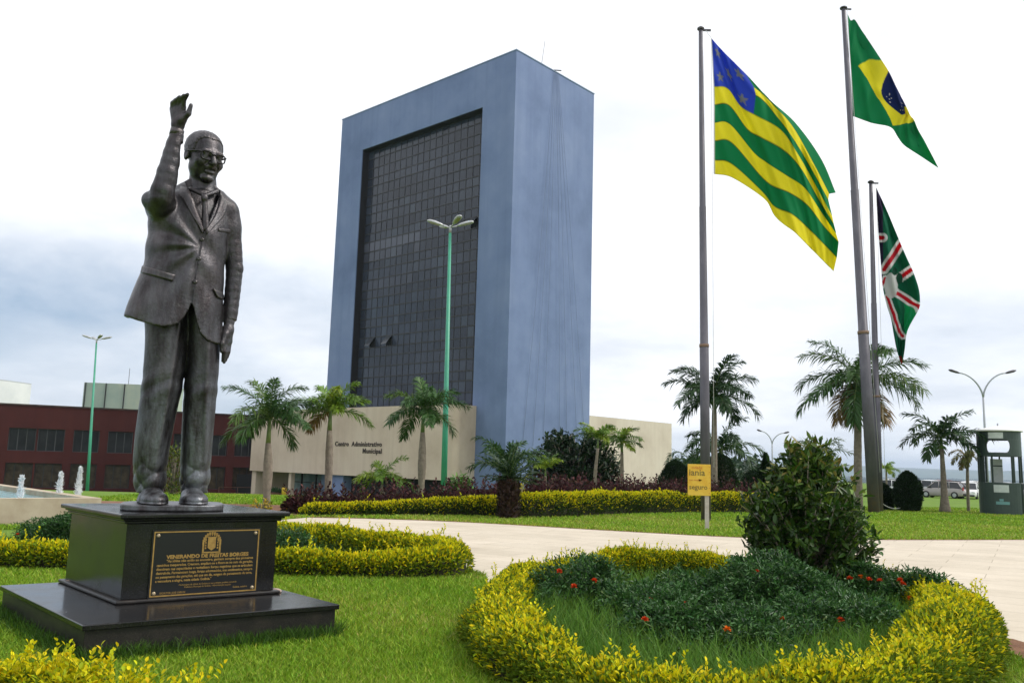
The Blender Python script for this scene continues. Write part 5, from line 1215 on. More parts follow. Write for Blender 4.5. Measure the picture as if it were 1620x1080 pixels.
palm_at(1130, 40.0, 624, (.16,.15,.14,.11), .7, 2.3, 18, 10, 'tall palm with ragged dark crown behind the state flag\'s pole', PD_, droop=62, low=-16, wid=.06, per=66, sag=.25, e_hi=84)
palm_at(1140, 47.0, 712, (.16,.15,.14), .3, 2.3, 12, 11, 'lower palm with long arching fronds behind the ragged tall palm', PD_, droop=90, low=5, wid=.08)
palm_at(1092, 52.0, 735, (.13,.13,.12), .2, 1.9, 8, 12, 'thin palm with sparse drooping fronds beside the dark cone shrub', PD_, droop=110, low=25, per=30, wid=.07)
palm_at(1357, 37.0, 600, (.19,.17,.16,.13), .9, 2.65, 20, 13, 'largest palm, with a dead brown skirt, behind the two close flagpoles', PG, droop=66, low=-38, dead=3, wid=.06, per=70, sag=.28, e_hi=84)
palm_at(1295, 46.0, 722, (.12,.12,.11), .2, 1.9, 10, 14, 'palm with thin pale fronds rising behind the dark bush', [(.09,.13,.07),(.11,.15,.08)], droop=75, low=5, per=30, wid=.06)
palm_at(1493, 37.5, 692, (.26,.15,.12,.10,.08), .5, 1.75, 14, 15, 'small palm with flared grey foot standing on open lawn by the booth', PD_, droop=68, low=-14, pxc=1489, wid=.065)
palm_at(1530, 39.0, 722, (.07,.07,.06),   .2, .85, 8, 16, 'thin-stemmed palm with yellowing fronds next to the booth', [(.16,.15,.04),(.12,.13,.03),(.2,.15,.05)], droop=110, low=-10)
palm_at(1402, 62.0, 742, (.07,.07,.06), .2, 1.0, 9, 17, 'tiny bright distant palm between the flagpoles and the cone shrubs', PB, droop=90, low=0)
# cycad
def cycad(px, y, label):
    x = at(px, 790, y)[0]; zc = hz(px, 757, y, x)
    o = palm(x, y, zc, (.25,.27,.28,.26), .0, .95, 36, 30, label, [(.018,.045,.016),(.022,.055,.018),(.028,.06,.02)], None, .03, name='cycad', low=4, droop=26, barkm=mat('shaggy_bark', (.035,.018,.014), .95, (.07,.04,.03), 9., bmp=1., bscale=26, bdist=.08), per=40, e_hi=80, leaflet=.16, sag=.05)
    n = 900; r = np.random.default_rng(8); a_ = r.uniform(0,6.28,n); P = np.stack([.25*np.cos(a_), .25*np.sin(a_), r.random(n)*zc], 1)
    D = np.stack([np.cos(a_), np.sin(a_), np.full(n,1.1)], 1)+r.normal(size=(n,3))*.25; v, f = leaves(P, D, np.stack([np.cos(a_), np.sin(a_), np.full(n,.2)], 1), .13*r.uniform(.6,1.3,n), .06, .2, -.1)
    link('leaf_bases', npmesh('leaf_bases', v, f, jitcol(np.array([(.05,.026,.02),(.085,.05,.035),(.03,.018,.014)])[r.integers(0,3,n)], n, .2, 6, r)), LM_GREEN, o)
    o['category'] = 'cycad'; return o
cycad(805, 24.3, 'stout cycad with a shaggy dark trunk at the lawn edge before the long hedge')
# cones, cypress and distant trees
def cone_tree(px, y, pyt, w, label, seed, cols=((.018,.04,.014),(.024,.05,.016),(.014,.032,.012)), pw_=.5, name='cone_shrub', cat_='shrub', group='clipped cone shrubs', n=7000, leaf=.14):
    r = np.random.default_rng(seed); x = at(px, 770, y)[0]; z0 = float(tz(x, y)); h = hz(px, pyt, y, x); o = empty(name, (x, y, z0), label, cat_, group)
    u = r.random(n)**.8; R_ = w*.5*(np.clip(np.sin(PI*np.clip(.16+.86*u, 0, 1)), 0, 1)**pw_)*(1-.3*r.random(n)**2); a_ = r.uniform(0, 6.28, n)
    P = np.stack([R_*np.cos(a_), R_*np.sin(a_), u*h*.97], 1); P[:, :2] *= (1+.20*snoise(P, 3.2/w, seed))[:,None]
    D = np.stack([np.cos(a_), np.sin(a_), np.full(n, 1.2)], 1)+r.normal(size=(n,3))*.5
    v, f = leaves(P, D, [0,0,1.]+r.normal(size=(n,3))*.5, leaf*r.uniform(.6,1.3,n), leaf*.35, .15, .1)
    mb = MB(); mb.lathe((0,0,0), [(w*.5*.55*max(.05,math.sin(PI*min(1,.16+.86*q)))**pw_, q*h*.93) for q in np.linspace(0,1,12)], 14); mb.build('dark_core', M_TWIG, o)  # solid dark core added so the gaps between leaves look shaded
    mb = MB(); mb.tube([(0,0,-.05),(0,0,h*.1)], [.08,.07], 8); mb.build('trunk', M_BARK, o)
    link('foliage', npmesh('foliage', v, f, jitcol(np.array(cols)[r.integers(0,len(cols),n)], n, .2, 6, r)), LM_GREEN, o)
cone_tree(1436, 37.3, 746, 1.08, 'dark clipped cone shrub behind the white chain', 1)
cone_tree(1397, 38.6, 766, .8, 'smaller dark clipped shrub half hidden by the flagpoles', 2)
cone_tree(1068, 45, 727, 1.6, 'dark cone shrub left of the yellow sign, against the side wing', 3)
cone_tree(1138, 45, 716, 1.9, 'dark columnar shrub just right of the yellow sign', 4)
cone_tree(1212, 46, 716, .75, 'thin pointed dark cypress peeking over the bush', 5, pw_=1.1, name='cypress_tree', cat_='tree', group=None)
cone_tree(1200, 60, 742, 2.2, 'low dark tree at the foot of the thin cypress', 6, pw_=.5, name='low_tree', cat_='tree', group=None, leaf=.3)
# far wood and town
r = np.random.default_rng(77); parts = []
for k in range(260):
    px = r.uniform(1105, 1235) if k < 60 else r.uniform(1000, 1700); y = r.uniform(150, 420) if k < 60 else r.uniform(420, 900); q = at(px, 750, y); x = q[0]; z0 = float(tz(x, y)); h = r.uniform(2, 4.5) if k < 60 else r.uniform(1.5, 4); w = r.uniform(4, 9); n = 260
    th = r.uniform(0, 6.28, n); ph = np.arccos(r.uniform(0, 1, n)); P = np.stack([x+w*.5*np.sin(ph)*np.cos(th), y+w*.5*np.sin(ph)*np.sin(th), z0+h*np.cos(ph)], 1)
    v, f = leaves(P, r.normal(size=(n,3))+[0,0,.4], r.normal(size=(n,3))+[0,0,1], .9, .6, .1, .1); parts.append((v, f, jitcol(np.array(((.03,.07,.02),(.05,.09,.025),(.025,.055,.02)))[r.integers(0,3)], n, .2, 6, r)))
V, F_, C_ = cat(parts); tag(link('distant_wood', npmesh('distant_wood', V, F_, C_), LM_GREEN), kind='stuff')
parts = []
for k in range(1500):
    y = 700+5000*r.random()**1.3; px = r.uniform(1020, 1690); x = at(px, 750, y)[0]; w = r.uniform(10, 45); n = 60; q = r.normal(size=(n,2))*[w, w*.4]+[x, y]
    P = np.concatenate([q, (tz(q[:,0], q[:,1])+r.random(n)*r.uniform(3,7))[:,None]], 1); s_ = r.uniform(2.2, 3.6)*(1+y/4000)
    v, f = leaves(P, r.normal(size=(n,3))*[1,1,.4]+[0,0,.3], r.normal(size=(n,3))+[0,0,1], s_, s_*.7, .1, .1); parts.append((v, f, jitcol((.035,.065,.025), n, .25, 6, r)))
V, F_, C_ = cat(parts); tag(link('distant_wood', npmesh('distant_wood', V, F_, C_), LM_GREEN), kind='stuff')
# ------------------------------------------------------------------ flagpoles and flags
M_POLE, t, b = newmat('galvanised_pole'); p = t.obj()
c = t.ramp(t.noise(2, 7, .65, t.scaled(p, (1.5,1.5,.5))), [(.3, (.07,.067,.082)), (.55, (.105,.10,.12)), (.75, (.145,.138,.16))])
sz = t.new('ShaderNodeSeparateXYZ'); t.lk(p, sz.inputs[0])
c = t.mixc(t.math('MULTIPLY', t.ramp(t.math('MULTIPLY', sz.outputs[2], .5), [(.15, 1.), (.75, 0.)]), t.ramp(t.noise(5, 6, .7, p), [(.35, .1), (.6, .9)])), c, (.17,.11,.085))
t.lk(c, b.inputs['Base Color']); b.inputs['Metallic'].default_value = .25; b.inputs['Roughness'].default_value = .5
M_ROPE2 = mat('white_rope', (.6,.6,.6), .9)
def flagpole(base, top, r0, r1, label):
    base = np.array(base, float); top = np.array(top, float); o = empty('flagpole', base, label, 'flagpole', 'three flagpoles')
    ax = top-base; L_ = np.linalg.norm(ax); mb = MB(); secs = [0,.34,.341,.62,.621,1.]; rr_ = [r0, r0*.93, r0*.84, r0*.72, r0*.66, r1]
    mb.tube([ax*s_-(np.array([0,0,.1]) if s_ == 0 else 0) for s_ in secs], rr_, 18); mb.build('pole', M_POLE, o)
    mb = MB()
    for s_ in (.337,): mb.tube([ax*(s_-.002), ax*(s_+.004)], [r0*1.0]*2, 18)
    mb.build('collar', mat('rusty_band', (.2,.13,.09), .8), o)
    mb = MB(); mb.tube([ax, ax+[0,0,.05], ax+[0,0,.10]], [r1*1.7, r1*1.7, r1*.7], 14); mb.box(ax+np.array([.18,0,-.02]), (.30,.05,.06)); mb.build('cap', M_POLE, o)
    return o
P1b = np.array([*gr(1117,824)[:2], 0]); P2b = np.array([*at(1383,810,34.2)[:2], -.02]); P3b = np.array([*at(1391,808,35.4)[:2], -.03])
P1t, P2t, P3t = at(1108.5,47,P1b[1]), at(1334.5,14,34.2), at(1377.5,289,35.4)
flagpole(P1b, P1t, .148, .066, 'thick grey flagpole flying the green and yellow striped state flag')
flagpole(P2b, P2t, .225, .09, 'tallest grey flagpole, flying the green flag with yellow rhombus')
flagpole(P3b, P3t, .158, .075, 'shorter grey flagpole close behind the tallest one, with the drooping city flag')
M_FLAG, t, b = newmat('flag_cloth'); a_ = t.new('ShaderNodeAttribute', attribute_name='Col')
t.lk(a_.outputs['Color'], b.inputs['Base Color']); b.inputs['Roughness'].default_value = .75; b.inputs['Specular IOR Level'].default_value = .15
tr = t.new('ShaderNodeBsdfTranslucent'); t.lk(a_.outputs['Color'], tr.inputs['Color']); mx = t.new('ShaderNodeMixShader'); mx.inputs[0].default_value = .6
t.lk(b.outputs[0], mx.inputs[1]); t.lk(tr.outputs[0], mx.inputs[2]); t.lk(mx.outputs[0], t.n['Material Output'].inputs['Surface'])
def cubic(x, xp, fp): return smoothinterp(x, np.asarray(xp, float), np.asarray(fp, float))
def flag(name, columns, Y0, depth, colfn, label, NU=150, NV=150, zoom=1., org=(0,0), fold=None):
    """columns: (u, [(v, x, y), ...]); the cloth is draped through these points with its own folds in depth"""
    us = np.linspace(0, 1, NU); cu = [c_[0] for c_ in columns]; G = []; ws = np.linspace(0, 1, NV) if fold is None else np.linspace(-.35, 1, NV)
    for u, pts in columns:
        pts = np.array(pts, float); wk = pts[:,0]
        if fold is not None: f0 = max(fold(u), 1e-4); wk = np.where(wk < f0, (wk/f0-1)*.35, (wk-f0)/(1-f0))
        G.append(np.stack([np.interp(ws, wk, pts[:,1]), np.interp(ws, wk, pts[:,2])], 1))
    G = np.array(G)
    X = np.stack([cubic(us, cu, G[:,j,0]) for j in range(NV)], 1); Yp = np.stack([cubic(us, cu, G[:,j,1]) for j in range(NV)], 1)
    for _ in range(3):   # soften kinks along v
        X[:,1:-1] = (X[:,:-2]+2*X[:,1:-1]+X[:,2:])/4; Yp[:,1:-1] = (Yp[:,:-2]+2*Yp[:,1:-1]+Yp[:,2:])/4
    V = []; U_, V_ = np.meshgrid(us, ws, indexing='ij')
    if fold is not None: f0 = np.array([max(fold(u), 1e-4) for u in us])[:,None]; V_ = np.where(V_ < 0, f0*(1+V_/.35), f0+(1-f0)*V_)
    D = depth(U_, V_)
    for i in range(NU):
        for j in range(NV): V.append(at(org[0]+X[i,j]/zoom, org[1]+Yp[i,j]/zoom, Y0+D[i,j]))
    V = np.array(V); id_ = np.arange(NU*NV).reshape(NU, NV); F = np.stack([id_[:-1,:-1], id_[:-1,1:], id_[1:,1:], id_[1:,:-1]], -1).reshape(-1,4)
    C = colfn(U_, V_).reshape(-1,3); o0 = V[0].copy(); me = npmesh(name, V-o0, F, C); o = link(name, me, M_FLAG, None, True); o.location = [float(q) for q in o0]
    sol = o.modifiers.new('cloth', 'SOLIDIFY'); sol.thickness = .006; return tag(o, label, 'flag', 'flags on the three poles')
FG, FY, FB = np.array((.012,.31,.115)), np.array((.88,.80,.045)), np.array((.045,.10,.60)); FN = np.array((.012,.028,.15)); FW = np.array((.75,.75,.75)); FR = np.array((.60,.02,.04))
def star(U_, V_, cu, cv, R_, asp, rot=0.):
    x, y = (U_-cu)*asp, (V_-cv); a = np.arctan2(x, -y)+rot; r_ = np.hypot(x, y); k = np.abs(((a/(2*PI)*5)%1)-.5)*2      # 1 at points
    return r_ < R_*(.42+.58*k**1.6)
def col_state(U_, V_):
    s_ = np.floor(np.clip(V_, 0, .9999)*8).astype(int); C = np.where((s_%2 == 0)[...,None], FG, FY)
    can = (U_ < .325) & (V_ < 3/8); C = np.where(can[...,None], FB, C)
    for (cu, cv) in ((.07,.075),(.255,.075),(.07,.29),(.255,.30),(.165,.185)): C = np.where((star(U_, V_, cu, cv, .052, 1.43) & can)[...,None], np.array((.26,.27,.30)), C)
    edge = np.abs(V_*8-np.round(V_*8)) < .035; C = np.where((edge & ~can)[...,None], C*.55, C)
    return np.where((U_ < .008)[...,None], FW, C)
cols1 = [(0, [(0,68,55),(3/8,78,262),(4/8,79,340),(5/8,79,415),(6/8,79,495),(7/8,79,575),(1,79,635)]),
 (.13, [(0,115,108),(3/8,140,272),(4/8,148,346),(5/8,150,424),(6/8,158,505),(7/8,160,595),(1,165,655)]),
 (.24, [(0,172,165),(3/8,196,348),(4/8,226,448),(5/8,252,545),(6/8,275,640),(7/8,290,715),(1,298,745)]),
 (.33, [(0,222,215),(1/8,254,268),(2/8,262,300),(3/8,252,382),(4/8,278,478),(5/8,300,582),(6/8,318,680),(7/8,332,768),(1,340,815)]),
 (.48, [(0,318,318),(1/8,345,352),(2/8,352,395),(3/8,358,440),(4/8,372,530),(5/8,388,640),(6/8,400,715),(7/8,412,805),(1,425,885)]),
 (.66, [(0,430,420),(1/8,420,438),(2/8,428,500),(3/8,435,545),(4/8,450,610),(5/8,468,695),(6/8,480,770),(7/8,488,872),(1,495,955)]),
 (.84, [(0,540,575),(1/8,505,590),(2/8,508,635),(3/8,512,680),(4/8,525,740),(5/8,540,800),(6/8,552,862),(7/8,556,940),(1,552,1012)]),
 (1, [(0,600,715),(1/8,572,720),(2/8,568,745),(3/8,585,815),(4/8,592,850),(5/8,602,890),(6/8,612,925),(7/8,604,990),(1,590,1050)])]
flag('state_flag', cols1, P1b[1]-.05, lambda U, V: .42*np.sin(U*7.2+V*1.4)*U**.5+.16*np.sin(U*21-V*6)*U**.6+.035*np.sin(V*20-U*55)+.9*np.clip(.16-V,0,1)*sstep(U,.3,.6)*3, col_state,
     'large green and yellow striped flag with a blue starred canton, curling on the thick pole', zoom=2.7, org=(1100,40), NU=190, NV=190)
def col_brazil(U_, V_):
    x, y = (U_-.5)/.44, (V_-.5)/.43; C = np.where((np.abs(x)+np.abs(y) < 1)[...,None], FY, FG)
    cx_, cy_ = (U_-.5)*1.43, V_-.5; r_ = np.hypot(cx_, cy_); disc = r_ < .25; C = np.where(disc[...,None], FN, C)
    rg = np.random.default_rng(5)
    for (a, q) in ((.09,.13),(.11,.17),(.07,.19),(.14,.15),(.03,.20),(.13,.05),(.17,.02)): C = np.where((np.hypot((cx_-a)*1.3, cy_-q) < .0085)[...,None], FW*.8, C)
    for (a, b_) in ((-.13,.02),(-.17,.07),(-.10,.08),(-.13,.10),(-.12,.15)): C = np.where((np.hypot(cx_-a, cy_-b_) < .0095)[...,None], FW*.9, C)
    return C
bsil = lambda u: float(np.interp(u, [0,.06,.15,.28,.325,.5,.62,.75,.94,1], [0,.05,.12,.28,.32,.42,.45,.47,.49,.5]))
cols2 = [(0, [(0,82,90),(.5,100,405),(1,115,710)]),
 (.06, [(0,100,130),(.05,112,122),(.5,145,405),(1,148,722)]),
 (.15, [(0,140,235),(.12,172,194),(.5,192,435),(.61,185,470),(1,190,738)]),
 (.28, [(0,228,420),(.28,287,364),(.5,256,492),(.715,240,556),(1,234,752)]),
 (.325, [(0,240,470),(.32,314,404),(.5,288,542),(.77,264,602),(1,258,757)]),
 (.5, [(0,318,600),(.42,370,514),(.5,372,560),(.75,398,692),(.93,356,768),(1,353,783)]),
 (.62, [(0,362,690),(.45,413,600),(.5,414,625),(.72,436,708),(.81,402,762),(1,384,832)]),
 (.675, [(0,390,740),(.46,438,652),(.5,440,660),(.60,446,688),(.76,416,758),(1,402,858)]),
 (.75, [(0,420,780),(.47,458,694),(.5,459,698),(.69,440,752),(1,424,884)]),
 (.94, [(0,500,880),(.49,492,748),(.5,493,750),(1,546,966)]),
 (1, [(0,520,900),(.5,508,790),(.6,545,850),(1,636,1026)])]
flag('national_flag', cols2, 34.15, lambda U, V: .35*np.sin(U*5+V*2)*U+.06*np.sin(U*30-V*9)+.04*np.sin(V*16+U*24)+.9*np.clip(np.interp(U, [0,.06,.15,.28,.325,.5,.62,.75,.94,1], [0,.05,.12,.28,.32,.42,.45,.47,.49,.5])-V, 0, 1), col_brazil,
     'green flag with yellow rhombus and starred blue disc on the tallest pole', zoom=3.856, org=(1320,0), NU=220, NV=240, fold=bsil)
# city flag: hangs almost straight down
Lb = [(0,160,60),(.12,166,180),(.25,172,300),(.4,182,420),(.55,196,600),(.65,214,690),(.78,246,790),(.9,268,930),(1,298,1030)]
Rb = [(0,162,62),(.12,212,165),(.25,268,300),(.4,316,415),(.55,372,540),(.65,406,650),(.78,394,735),(.87,312,885),(.93,318,960),(1,306,1028)]
def segd(X, Y, a, b_):
    ax, ay = a; bx_, by_ = b_; L2 = (bx_-ax)**2+(by_-ay)**2; t_ = np.clip(((X-ax)*(bx_-ax)+(Y-ay)*(by_-ay))/L2, 0, 1); return np.hypot(X-ax-t_*(bx_-ax), Y-ay-t_*(by_-ay))
def col_city(U_, V_):
    lx = np.interp(U_, *np.array(Lb)[:,:2].T); ly = np.interp(U_, np.array(Lb)[:,0], np.array(Lb)[:,2]); rx = np.interp(U_, *np.array(Rb)[:,:2].T); ry = np.interp(U_, np.array(Rb)[:,0], np.array(Rb)[:,2])
    X = lx+(rx-lx)*V_; Y = ly+(ry-ly)*V_; C = np.where((X < 196+Y*.01)[...,None] & (Y < 600)[...,None], np.array((.055,.04,.10)), np.array((.012,.19,.10))+0*X[...,None])
    C = np.where(((Y > 690) & (X > 300+.02*Y))[...,None], np.array((.02,.42,.18)), C)
    for a, b_, w in (((205,510),(300,365),27),((285,560),(372,500),26),((262,632),(400,722),24),((222,660),(300,880),18),((170,335),(198,335),26),((190,600),(212,560),20)):
        d = segd(X, Y, a, b_); C = np.where((d < w)[...,None], FW, C); C = np.where((d < w*.42)[...,None], FR, C)
    C = np.where((np.hypot((X-243)/36, (Y-600)/72) < 1)[...,None], FW*.92, C)
    C = np.where((np.hypot((X-288)/18, (Y-560)/30) < 1)[...,None], np.array((.02,.12,.07)), C); C = np.where((np.hypot((X-262)/14, (Y-520)/22) < 1)[...,None], np.array((.01,.09,.05)), C)
    return np.where(((Y > 985) & (X < 305))[...,None], np.array((.45,.06,.03)), C)
cols3 = []
for u in np.linspace(0, 1, 14):
    l = [np.interp(u, np.array(Lb)[:,0], np.array(Lb)[:,k]) for k in (1,2)]; r_ = [np.interp(u, np.array(Rb)[:,0], np.array(Rb)[:,k]) for k in (1,2)]
    cols3.append((u, [(0, *l), (.5, (l[0]+r_[0])/2, (l[1]+r_[1])/2), (1, *r_)]))
flag('city_flag', cols3, 35.35, lambda U, V: .30*np.sin(V*9+U*3)*np.sin(PI*U)+.10*np.sin(V*22-U*5)*U+.05*np.sin(U*40+V*6), col_city,
     'dark green flag with white and red bands, hanging limp from the shorter pole', zoom=3.486, org=(1340,280), NU=220, NV=110)
for (pt_, pb_, a, b_) in ((P1t, P1b, (1125,60), (1128,440)), (P2t, P2b, (1340,20), (1352,190)), (P3t, P3b, (1386,296), (1392,470))):
    y = pt_[1]-.12; mb = MB(); mb.tube([pt_+[.14,-.12,-.1], at(*a, y), at(*b_, y), pb_+np.array([.2,-.2,1.6])], .008, 5)
    o = mb.build('halyard', M_ROPE2); tag(o, {1125:'thin white halyard beside the striped state flag', 1340:'thin white halyard on the tallest flagpole', 1386:'thin white halyard holding the limp city flag'}[a[0]], 'rope', 'flag halyards')
# ------------------------------------------------------------------ yellow sign
sb = gr(1118, 838); sg_ = empty('yellow_sign', (sb[0], sb[1], 0), 'faded yellow sign board on a pale post in front of the thick flagpole', 'sign')
s_tl, s_tr, s_bl, s_br = (at(*q, sb[1]) for q in ((1088,733.5),(1124,733.5),(1087.5,783),(1124.5,783)))
M_SIGN = mat('yellow_board', (.74,.52,.06), .6, (.66,.37,.02), 3.); M_POST = mat('pale_post', (.55,.50,.44), .8, (.42,.36,.3), 6.)
mb = MB(); cx_, cz_ = (s_tl[0]+s_tr[0])/2, (s_tl[2]+s_bl[2])/2; sw, sh = s_tr[0]-s_tl[0], s_tl[2]-s_bl[2]; mb.box((cx_, sb[1], cz_), (sw, .03, sh)); child(mb, 'board', M_SIGN, sg_, .004)
mb = MB(); mb.box((sb[0]+.02, sb[1]+.05, (s_tl[2]-.05-.1)/2), (.10,.06,s_tl[2]-.05+.1)); child(mb, 'post', M_POST, sg_)
M_OL = mat('olive_ink', (.17,.13,.02), .6); M_OR = mat('orange_ink', (.50,.16,.015), .6)
def stext(s, size, u, v, m, wt=0., al='LEFT'): return text('lettering', s, size, m, sg_, (s_tl[0]+sw*u, sb[1]-.0165, s_bl[2]+sh*v), (1,0,0), (0,0,1), al, wt, .001)
stext('iania', .235, .04, .64, M_OL, .004); stext('seguro', .175, .05, .20, M_OL, .003); stext('cidade', .11, .16, .85, M_OR, .001); stext('mais limpa', .06, .06, .47, M_OR, .001)
mb = MB(); mb.add([(s_tl[0]+sw*.48, sb[1]-.017, s_bl[2]+sh*.53), (s_tl[0]+sw*.62, sb[1]-.017, s_bl[2]+sh*.49), (s_tl[0]+sw*.48, sb[1]-.017, s_bl[2]+sh*.45)], [(0,2,1),(0,1,2)]); child(mb, 'arrow', M_OR, sg_)
for k in range(6):
    mb = MB(); z_ = s_bl[2]+sh*(.08+.168*k); c0 = np.array([s_tr[0]-.035, sb[1]-.016, z_]); mb.tube([c0, c0-[0,.006,0]], .010, 8); child(mb, 'nail', M_OR, sg_)
# ------------------------------------------------------------------ street lamps
M_GPOLE = mat('green_paint', (.035,.27,.17), .45, (.05,.32,.20), 1.5); M_HEAD = mat('cast_aluminium', (.50,.51,.52), .45, (.36,.37,.38), 3., metal=.4); M_LENS = mat('amber_lens', (.30,.26,.16), .3)
def four_lamp(px, pyb, pxt, pyt, y, r0, label, rz):
    b0 = at(px, pyb, y); t0 = at(pxt, pyt, y); z0 = float(tz(b0[0], y)); b0 = np.array([b0[0]-(t0[0]-b0[0])*(b0[2]-z0)/(t0[2]-b0[2]), y, z0]); o = empty('street_lamp', b0, label, 'street lamp', 'four-headed green street lamps')
    ax = t0-b0; mb = MB(); mb.tube([(0,0,-.1), ax*.4, ax*.4+[0,0,.02], ax], [r0, r0*.8, r0*.75, r0*.45], 14); mb.build('pole', M_GPOLE, o)
    mb = MB(); mb.tube([ax, ax+[0,0,.35], ax+[0,0,.42]], [r0*.42, r0*.42, r0*.2], 12); mb.build('spigot', M_HEAD, o)
    for k in range(4):
        an = rz+k*PI/2+(.25 if k%2 else -.25); d = np.array([math.cos(an), math.sin(an), .28]); d /= np.linalg.norm(d); s_ = unit(np.cross(d, [0,0,1.])); u = np.cross(s_, d); c0 = ax+np.array([0,0,.30])
        mb = MB(); mb.tube([c0, c0+d*.42], .035, 8); mb.build('arm', M_HEAD, o)
        mb = MB(); pr = [(.38,.06,.05,.02),(.55,.12,.10,.05),(.85,.17,.13,.06),(1.15,.16,.11,.05),(1.27,.09,.05,.03)]; V = []; F = []
        for (l, w, hu, hd) in pr:
            for k2 in range(10):
                a = 2*PI*k2/10; V.append(c0+d*l+s_*w*math.cos(a)+u*(hu if math.sin(a) > 0 else hd)*math.sin(a))
        for i in range(len(pr)-1):
            for k2 in range(10): F.append((i*10+k2, i*10+(k2+1)%10, (i+1)*10+(k2+1)%10, (i+1)*10+k2))
        F += [tuple(range(9,-1,-1)), tuple(range(40,50))]; mb.add(V, F, 0, True); hd_ = mb.build('lamp_head', M_HEAD, o)
        mb = MB(); Vb = [c0+d*l+s_*w*sg*.75-u*(.062) for l, w in ((.6,.12),(1.12,.15)) for sg in (-1,1)]; Vt = [v_+u*.03 for v_ in Vb]
        mb.add(Vb+Vt, [(0,1,3,2),(4,6,7,5),(0,4,5,1),(1,5,7,3),(3,7,6,2),(2,6,4,0)]); mb.build('lens', M_LENS, hd_)
four_lamp(702, 775, 712, 369, 43.0, .165, 'tall bright green lamp post with four lamp heads in front of the tower', .25)
four_lamp(137.5, 784, 152.5, 543, 75.0, .15, 'dark green four-headed lamp post beside the fountain jets', .5)
M_GREYP = mat('grey_steel', (.34,.36,.39), .5); M_DHEAD = mat('dark_lamp_head', (.07,.06,.075), .5)
def twin_lamp(px, y, pyj, tips, label, r0):
    j = at(px, pyj, y); z0 = float(tz(j[0], y)); o = empty('street_lamp', (j[0], y, z0), label, 'street lamp', 'two-armed grey street lamps'); J = np.array([0,0,j[2]-z0])
    mb = MB(); mb.tube([(0,0,-.1), J*.5, J], [r0, r0*.8, r0*.6], 10); mb.build('pole', M_GREYP, o)
    for (tx, ty) in tips:
        T = at(tx, ty, y)-np.array([j[0], y, z0]); T[1] = 0; pts = []
        for u in np.linspace(0, 1, 12): pts.append(np.array([T[0]*.72*(u**1.5), 0, J[2]+(T[2]-J[2])*(.90*(1-(1-u)**1.7))]))
        mb = MB(); mb.tube(pts, np.linspace(r0*.6, r0*.4, 12), 8); mb.build('arm', M_GREYP, o)
        e = pts[-1]; d = unit(T-e+np.array([0,0,.0])); n_ = np.linalg.norm(T-e); mb = MB(); s_ = np.array([0,1,0]); u_ = np.cross(d, s_); u_ = u_ if u_[2] > 0 else -u_; V = []; F = []
        for (l, w, hh) in ((-.05,.07,.05),(.25,.14,.09),(.8,.17,.10),(1.05,.09,.05)):
            for k2 in range(8): a = 2*PI*k2/8; V.append(e+d*l*n_+s_*w*math.cos(a)+u_*hh*math.sin(a))
        for i in range(3):
            for k2 in range(8): F.append((i*8+k2, i*8+(k2+1)%8, (i+1)*8+(k2+1)%8, (i+1)*8+k2))
        F += [tuple(range(7,-1,-1)), tuple(range(24,32))]; mb.add(V, F, 0, True); mb.build('lamp_head', M_DHEAD, o)
twin_lamp(1555.5, 60, 628, [(1502,585),(1606,586)], 'tall grey lamp post with two curved arms behind the booth', .11)
twin_lamp(1221.5, 92, 702, [(1198,679.5),(1248,683)], 'distant grey lamp post with two curved arms beyond the dark bush', .11)
# ------------------------------------------------------------------ guard booth
bx_, by_ = at(1584.5, 790, 36.4)[0], 36.4; bz = float(tz(bx_, by_)); bh = at(1583, 683, by_)[2]-bz; bR = .84
booth = empty('guard_booth', (bx_, by_, bz), 'round dark green guard booth with white conical roof and an oval opening', 'booth')
M_BG = mat('booth_green', (.030,.052,.045), .45, (.04,.064,.055), 3.); M_BG2 = mat('booth_green_dark', (.012,.028,.022), .5); M_PALEW = mat('pale_panel', (.55,.58,.56), .6, (.45,.5,.48), 6.); M_ROOF = mat('white_roof', (.72,.72,.70), .6)
def cyl_panel(mb, a0, a1, z0, z1, R_=bR, th=.05, n=10, mi=0):
    """curved wall panel between two bearings (degrees, 0 = towards the photographer, + to the right)"""
    A = np.radians(np.linspace(a0, a1, n+1)); V = []; F = []
    for r_ in (R_, R_-th):
        for z in (z0, z1):
            for a in A: V.append((r_*math.sin(a), -r_*math.cos(a), z))
    m_ = n+1
    for i in range(n):
        F += [(i, i+1, m_+i+1, m_+i), (2*m_+i+1, 2*m_+i, 3*m_+i, 3*m_+i+1), (m_+i, m_+i+1, 3*m_+i+1, 3*m_+i), (i+1, i, 2*m_+i, 2*m_+i+1)]
    F += [(0, m_, 3*m_, 2*m_), (n, 2*m_+n, 3*m_+n, m_+n)]
    return mb.add(V, F, mi)
rz_b = -math.atan2(bx_, by_)      # turn the booth to face the plaza
def bch(mb, name, m): o = mb.build(name, m, booth); o.rotation_euler = (0,0,rz_b); return o
h1, h2 = bh*.385, bh*.70      # sill height and lower edge of the head band
oz0, oz1 = bh*.745, bh*.90
mb = MB(); cyl_panel(mb, -100, 62, 0, h1, n=18); cyl_panel(mb, 100, 262, 0, h1*.98, n=18); bch(mb, 'lower_wall', M_BG)
mb = MB(); cyl_panel(mb, -180, 180, h2, oz0-.003, n=36); cyl_panel(mb, -180, 180, oz1+.003, bh, n=36)
A_O = [(-38, 30), (140, 215)]
cyl_panel(mb, 30, 140, oz0, oz1, n=14); cyl_panel(mb, -145, -38, oz0, oz1, n=14)
